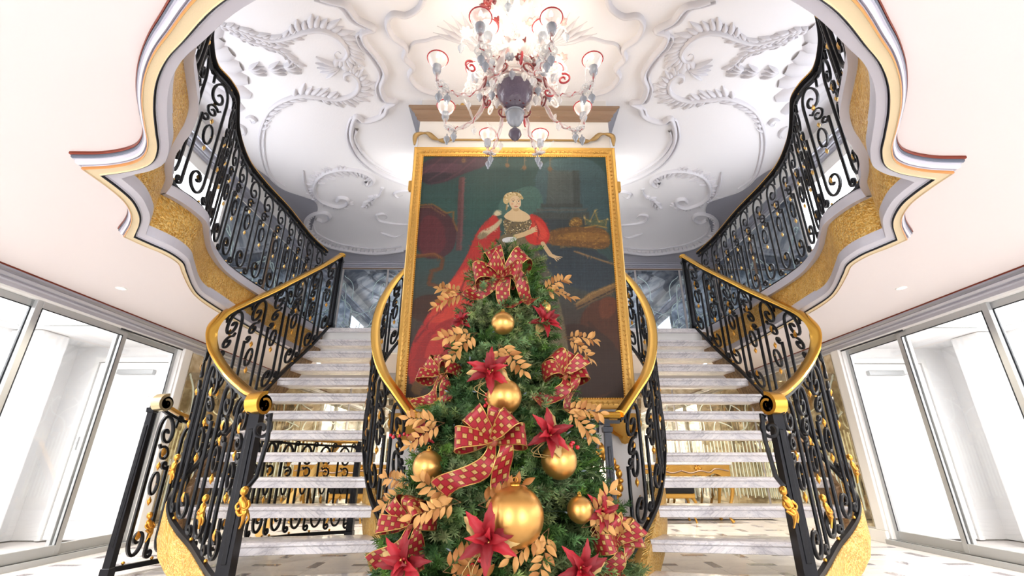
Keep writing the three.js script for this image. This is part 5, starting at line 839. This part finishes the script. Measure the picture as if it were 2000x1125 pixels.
/* gilded leaf sprays and berry twigs */
{
  const gm = std(0xbb8a4e, 0.5, 0.3), gm2 = std(0x935f2b, 0.5, 0.4), brown = std(0x6a4a28, 0.8), berry = phys({ color: 0xc01228, roughness: 0.25, clearcoat: 0.5 });
  const lf = (() => { const rows = []; for (let i = 0; i <= 6; i++) { const t = i / 6, w = 0.0115 * Math.sin(PI * Math.pow(t, 0.85)) + 0.0006; rows.push([-1, 0, 1].map((u) => V(u * w, t * 0.056, 0.006 * Math.sin(t * 3) + Math.abs(u) * 0.003))); } return loft(rows); })();
  const L = ['gilded leaf spray at the upper left of the tree below the top', 'gilded leaf spray below the uppermost gold bauble', 'gilded leaf spray at the right above the side bow', 'pale gilded leaf spray at the left of the top bow', 'pale gilded leaf spray at the right of the top bow', 'gilded leaf spray at the left above the left bauble', 'gilded leaf spray right of the middle above a poinsettia', 'long gilded leaf spray reaching past the left edge of the tree', 'gilded leaf spray over the small bauble at the lower left', 'darker gilded leaf spray left of the largest bauble', 'gilded leaf spray right of the largest bauble', 'gilded leaf spray at the lower right of the tree', 'brown gilded leaf spray at the bottom left of the tree'];
  [[-0.22, 1.44, 2.33, 3.6], [-0.108, 1.36, 2.25, 5.0], [0.24, 1.46, 2.48, 5.9], [-0.3, 1.72, 2.49, 3.1], [0.12, 1.74, 2.5, 0.2], [-0.36, 0.98, 2.28, 3.3], [0.2, 1.05, 2.3, 5.8], [-0.5, 0.7, 2.44, 3.25], [-0.25, 0.65, 2.06, 3.0], [-0.18, 0.642, 2.03, 0.0], [0.1, 0.56, 2.02, 4.0], [0.24, 0.55, 2.12, 0.4], [-0.303, 0.417, 2.0, 0.2]].forEach(([x, y, d, ang], i) => {
    const t = thing('gilded_leaf_spray', L[i], 'leaf spray', [x, y, -d], 0, 'gilded leaf sprays on the tree'), n = treeOut(x, y, d).lerp(V(0, 0, 1), 0.6).normalize(); t.quaternion.setFromUnitVectors(V(0, 0, 1), n); t.rotateZ(ang - PI / 2);
    for (const br of [-0.42, 0.3]) {
      const len = 0.19, st = catmull([V(0, 0, 0.02), V(Math.sin(br) * len * 0.45, len * 0.45, 0.05), V(Math.sin(br) * len, len * 0.95, 0.035)], 4); part('stem', tube(st, 0.0016, 4), brown, t);
      for (let k = 0; k < 13; k++) { const q = 0.2 + 0.8 * k / 12, qi = q * (st.length - 1.001), p = st[Math.floor(qi)].clone().lerp(st[Math.floor(qi) + 1], qi % 1), l = part('leaf', lf, i === 9 || i === 12 || k % 5 === 4 ? gm2 : gm, t); l.position.copy(p); l.rotation.set(rr(-0.3, 0.3), rr(-0.5, 0.5), (k === 12 ? 0 : (k % 2 ? -1 : 1) * 0.95) - br); l.scale.setScalar(rr(0.85, 1.15)); }
    }
  });
  const B = ['sprig of red berries past the left edge of the tree', 'sprig of red berries past the lower right edge of the tree', 'cluster of red berries right of the middle poinsettia', 'cluster of red berries at the bottom below the poinsettia', 'cluster of red berries left of the middle gold bauble'];
  [[-0.5, 0.92, 2.45, 3.0, 0.16], [0.43, 0.53, 2.42, -0.25, 0.14], [0.18, 0.88, 2.16, -0.1, 0.07], [-0.16, 0.475, 1.95, 4.1, 0.08], [-0.15, 1.12, 2.17, 4.4, 0.07]].forEach(([x, y, d, ang, len], i) => {
    const t = thing('berry_sprig', B[i], 'berries', [x, y, -d], 0, 'red berry sprigs on the tree'); const e = V(Math.cos(ang), Math.sin(ang), 0.1); part('stem', tube([V(0, 0, 0), e.clone().multiplyScalar(len)], 0.0015, 4), brown, t);
    for (let k = 0; k < 7; k++) { const b = part('berry', ballG, berry, t); b.position.copy(e.clone().multiplyScalar(len * (0.3 + 0.7 * k / 6))).add(V(rr(-0.012, 0.012), rr(-0.014, 0.014), rr(0, 0.015))); b.scale.setScalar(rr(0.6, 0.8)); }
  });
}
/* string of tiny lights, unlit */
{
  const t = thing('light_string', 'string of tiny clear light bulbs wound around the tree', 'lights', [TX, 0, -TD]), wm = std(0x16301a, 0.7), gl = phys({ color: 0xcfe0ee, roughness: 0.1, transmission: 0.5, thickness: 0, clearcoat: 1 }), w = [], bg = lathe([[0.0005, 0], [0.003, 0.002], [0.0035, 0.012], [0.0005, 0.022]], 6), hg = new THREE.CylinderGeometry(0.003, 0.003, 0.014, 6);
  for (let i = 0; i <= 420; i++) { const q = i / 420, y = 0.25 + 1.65 * q, a = q * 2 * PI * 10, R = coneR(y) - 0.015 + 0.015 * Math.sin(i * 1.7); w.push(V(Math.cos(a) * R, y, Math.sin(a) * R)); }
  part('wire', tube(w, 0.0016, 4), wm, t);
  let k = 0; for (let i = 3; i < 420; i += 2) { const p = w[i]; if (p.z < 0.02) continue; const b = part('bulb', bg, gl, t), dir = V(p.x, rr(-0.1, 0.3), p.z).add(V(rr(-0.4, 0.4), 0, rr(-0.4, 0.4))).normalize(); b.position.copy(p).addScaledVector(dir, 0.012); b.quaternion.setFromUnitVectors(V(0, 1, 0), dir); b.scale.setScalar(1.3); part('bulb_base', hg, wm, b); if (++k > 120) break; }
}

/* ---------------------------------------------------------------- console tables and stools under the landing */
for (const s of [-1, 1]) {
  const side = s < 0 ? 'left' : 'right', t = thing('console_table', side + ' gilded rococo console table with pale marble top behind the stair', 'table', [s * 2.5, 0, -7.42]);
  part('table_top', rbox(-0.76, 0.76, 0.78, 0.815, -0.25, 0.26, 0.012), M.marble, t);
  const ap = new THREE.Shape(); ap.moveTo(-0.72, 0.78); ap.lineTo(0.72, 0.78); ap.lineTo(0.72, 0.56); ap.bezierCurveTo(0.6, 0.6, 0.55, 0.7, 0.45, 0.66); ap.bezierCurveTo(0.35, 0.6, 0.25, 0.66, 0.16, 0.64); ap.bezierCurveTo(0.1, 0.58, -0.1, 0.58, -0.16, 0.64); ap.bezierCurveTo(-0.25, 0.66, -0.35, 0.6, -0.45, 0.66); ap.bezierCurveTo(-0.55, 0.7, -0.6, 0.6, -0.72, 0.56); ap.closePath();
  part('apron', new THREE.ExtrudeGeometry(ap, { depth: 0.03, bevelEnabled: true, bevelSize: 0.008, bevelThickness: 0.008, bevelSegments: 2 }).translate(0, 0, 0.2), M.goldSoft, t);
  part('side_apron', rbox(-0.72, -0.69, 0.58, 0.78, -0.22, 0.2, 0.005), M.goldSoft, t); part('side_apron', rbox(0.69, 0.72, 0.58, 0.78, -0.22, 0.2, 0.005), M.goldSoft, t);
  for (const k of [-1, 1]) { const pts = catmull([V(k * 0.7, 0.7, 0.245), V(k * 0.5, 0.725, 0.25), V(k * 0.42, 0.68, 0.25), V(k * 0.28, 0.7, 0.25), V(k * 0.14, 0.67, 0.25), V(0, 0.7, 0.25)], 6); part('carved_band', tube(pts, 0.012, 6), M.taupe, t); part('carved_flower', merge([...Array(6)].map((_, j) => sphere(0.02, 6, 5).scale(1.4, 0.8, 0.5).translate(0.03, 0, 0).rotateZ(j * 1.05)).concat([sphere(0.015, 6, 5)])).translate(k * 0.25, 0.735, 0.248), M.gilt, t); }
  for (const [x, z] of [[-0.66, 0.2], [0.66, 0.2], [-0.66, -0.18], [0.66, -0.18]]) { const o = Math.sign(x), f = Math.sign(z), l = catmull([V(x, 0.62, z), V(x + o * 0.06, 0.46, z + f * 0.03), V(x + o * 0.01, 0.24, z), V(x - o * 0.03, 0.1, z - f * 0.01), V(x + o * 0.015, 0.012, z + f * 0.015)], 5); part('leg', tube(l, 0.03, 8, (q) => 0.042 - 0.026 * Math.sin(q * 1.9) + (q > 0.9 ? 0.008 : 0)), M.goldSoft, t); }
  const st = thing('upholstered_stool', side + ' black velvet stool with gilded legs under the console table', 'stool', [s * 2.38, 0, -7.28]);
  part('cushion', rbox(-0.27, 0.27, 0.38, 0.52, -0.17, 0.17, 0.05), M.velvet, st);
  part('seat_rail', rbox(-0.26, 0.26, 0.33, 0.4, -0.16, 0.16, 0.012), M.goldSoft, st);
  for (const [x, z] of [[-0.22, 0.13], [0.22, 0.13], [-0.22, -0.13], [0.22, -0.13]]) { const o = Math.sign(x), f = Math.sign(z); part('leg', tube(catmull([V(x, 0.35, z), V(x + o * 0.04, 0.26, z + f * 0.02), V(x, 0.12, z), V(x + o * 0.02, 0.012, z + f * 0.01)], 5), 0.02, 7, (q) => 0.028 - 0.014 * Math.sin(q * 2)), M.goldSoft, st); }
}
/* small gilt wall mirror on the pillar, low behind the balustrade */
{
  const t = thing('gilt_mirror', 'ornate gilt framed oval mirror low on the pillar right of the tree', 'mirror', [0.78, 0.66, -4.315]);
  part('mirror_glass', new THREE.CylinderGeometry(0.12, 0.12, 0.01, 28).rotateX(PI / 2).scale(1, 1.5, 1).translate(0, 0, 0.005), M.antique, t);
  part('frame', merge([...Array(22)].map((_, k) => { const a = k / 22 * 2 * PI; return sphere(0.03, 7, 5).scale(1, 0.8 + 0.5 * (k % 2), 0.6).translate(Math.cos(a) * 0.145, Math.sin(a) * 0.205, 0.018); })), M.gilt, t);
  part('crest', merge([-1, 0, 1].map((k) => leafG.clone().scale(1.4, 1.4, 1).rotateZ(-k * 0.6).translate(k * 0.03, 0.2, 0.02))), M.gilt, t);
}

for (const o of scene.children) o.traverse((m) => { if (m.isMesh) { m.castShadow = m.receiveShadow = true; } });
renderer.render(scene, camera);
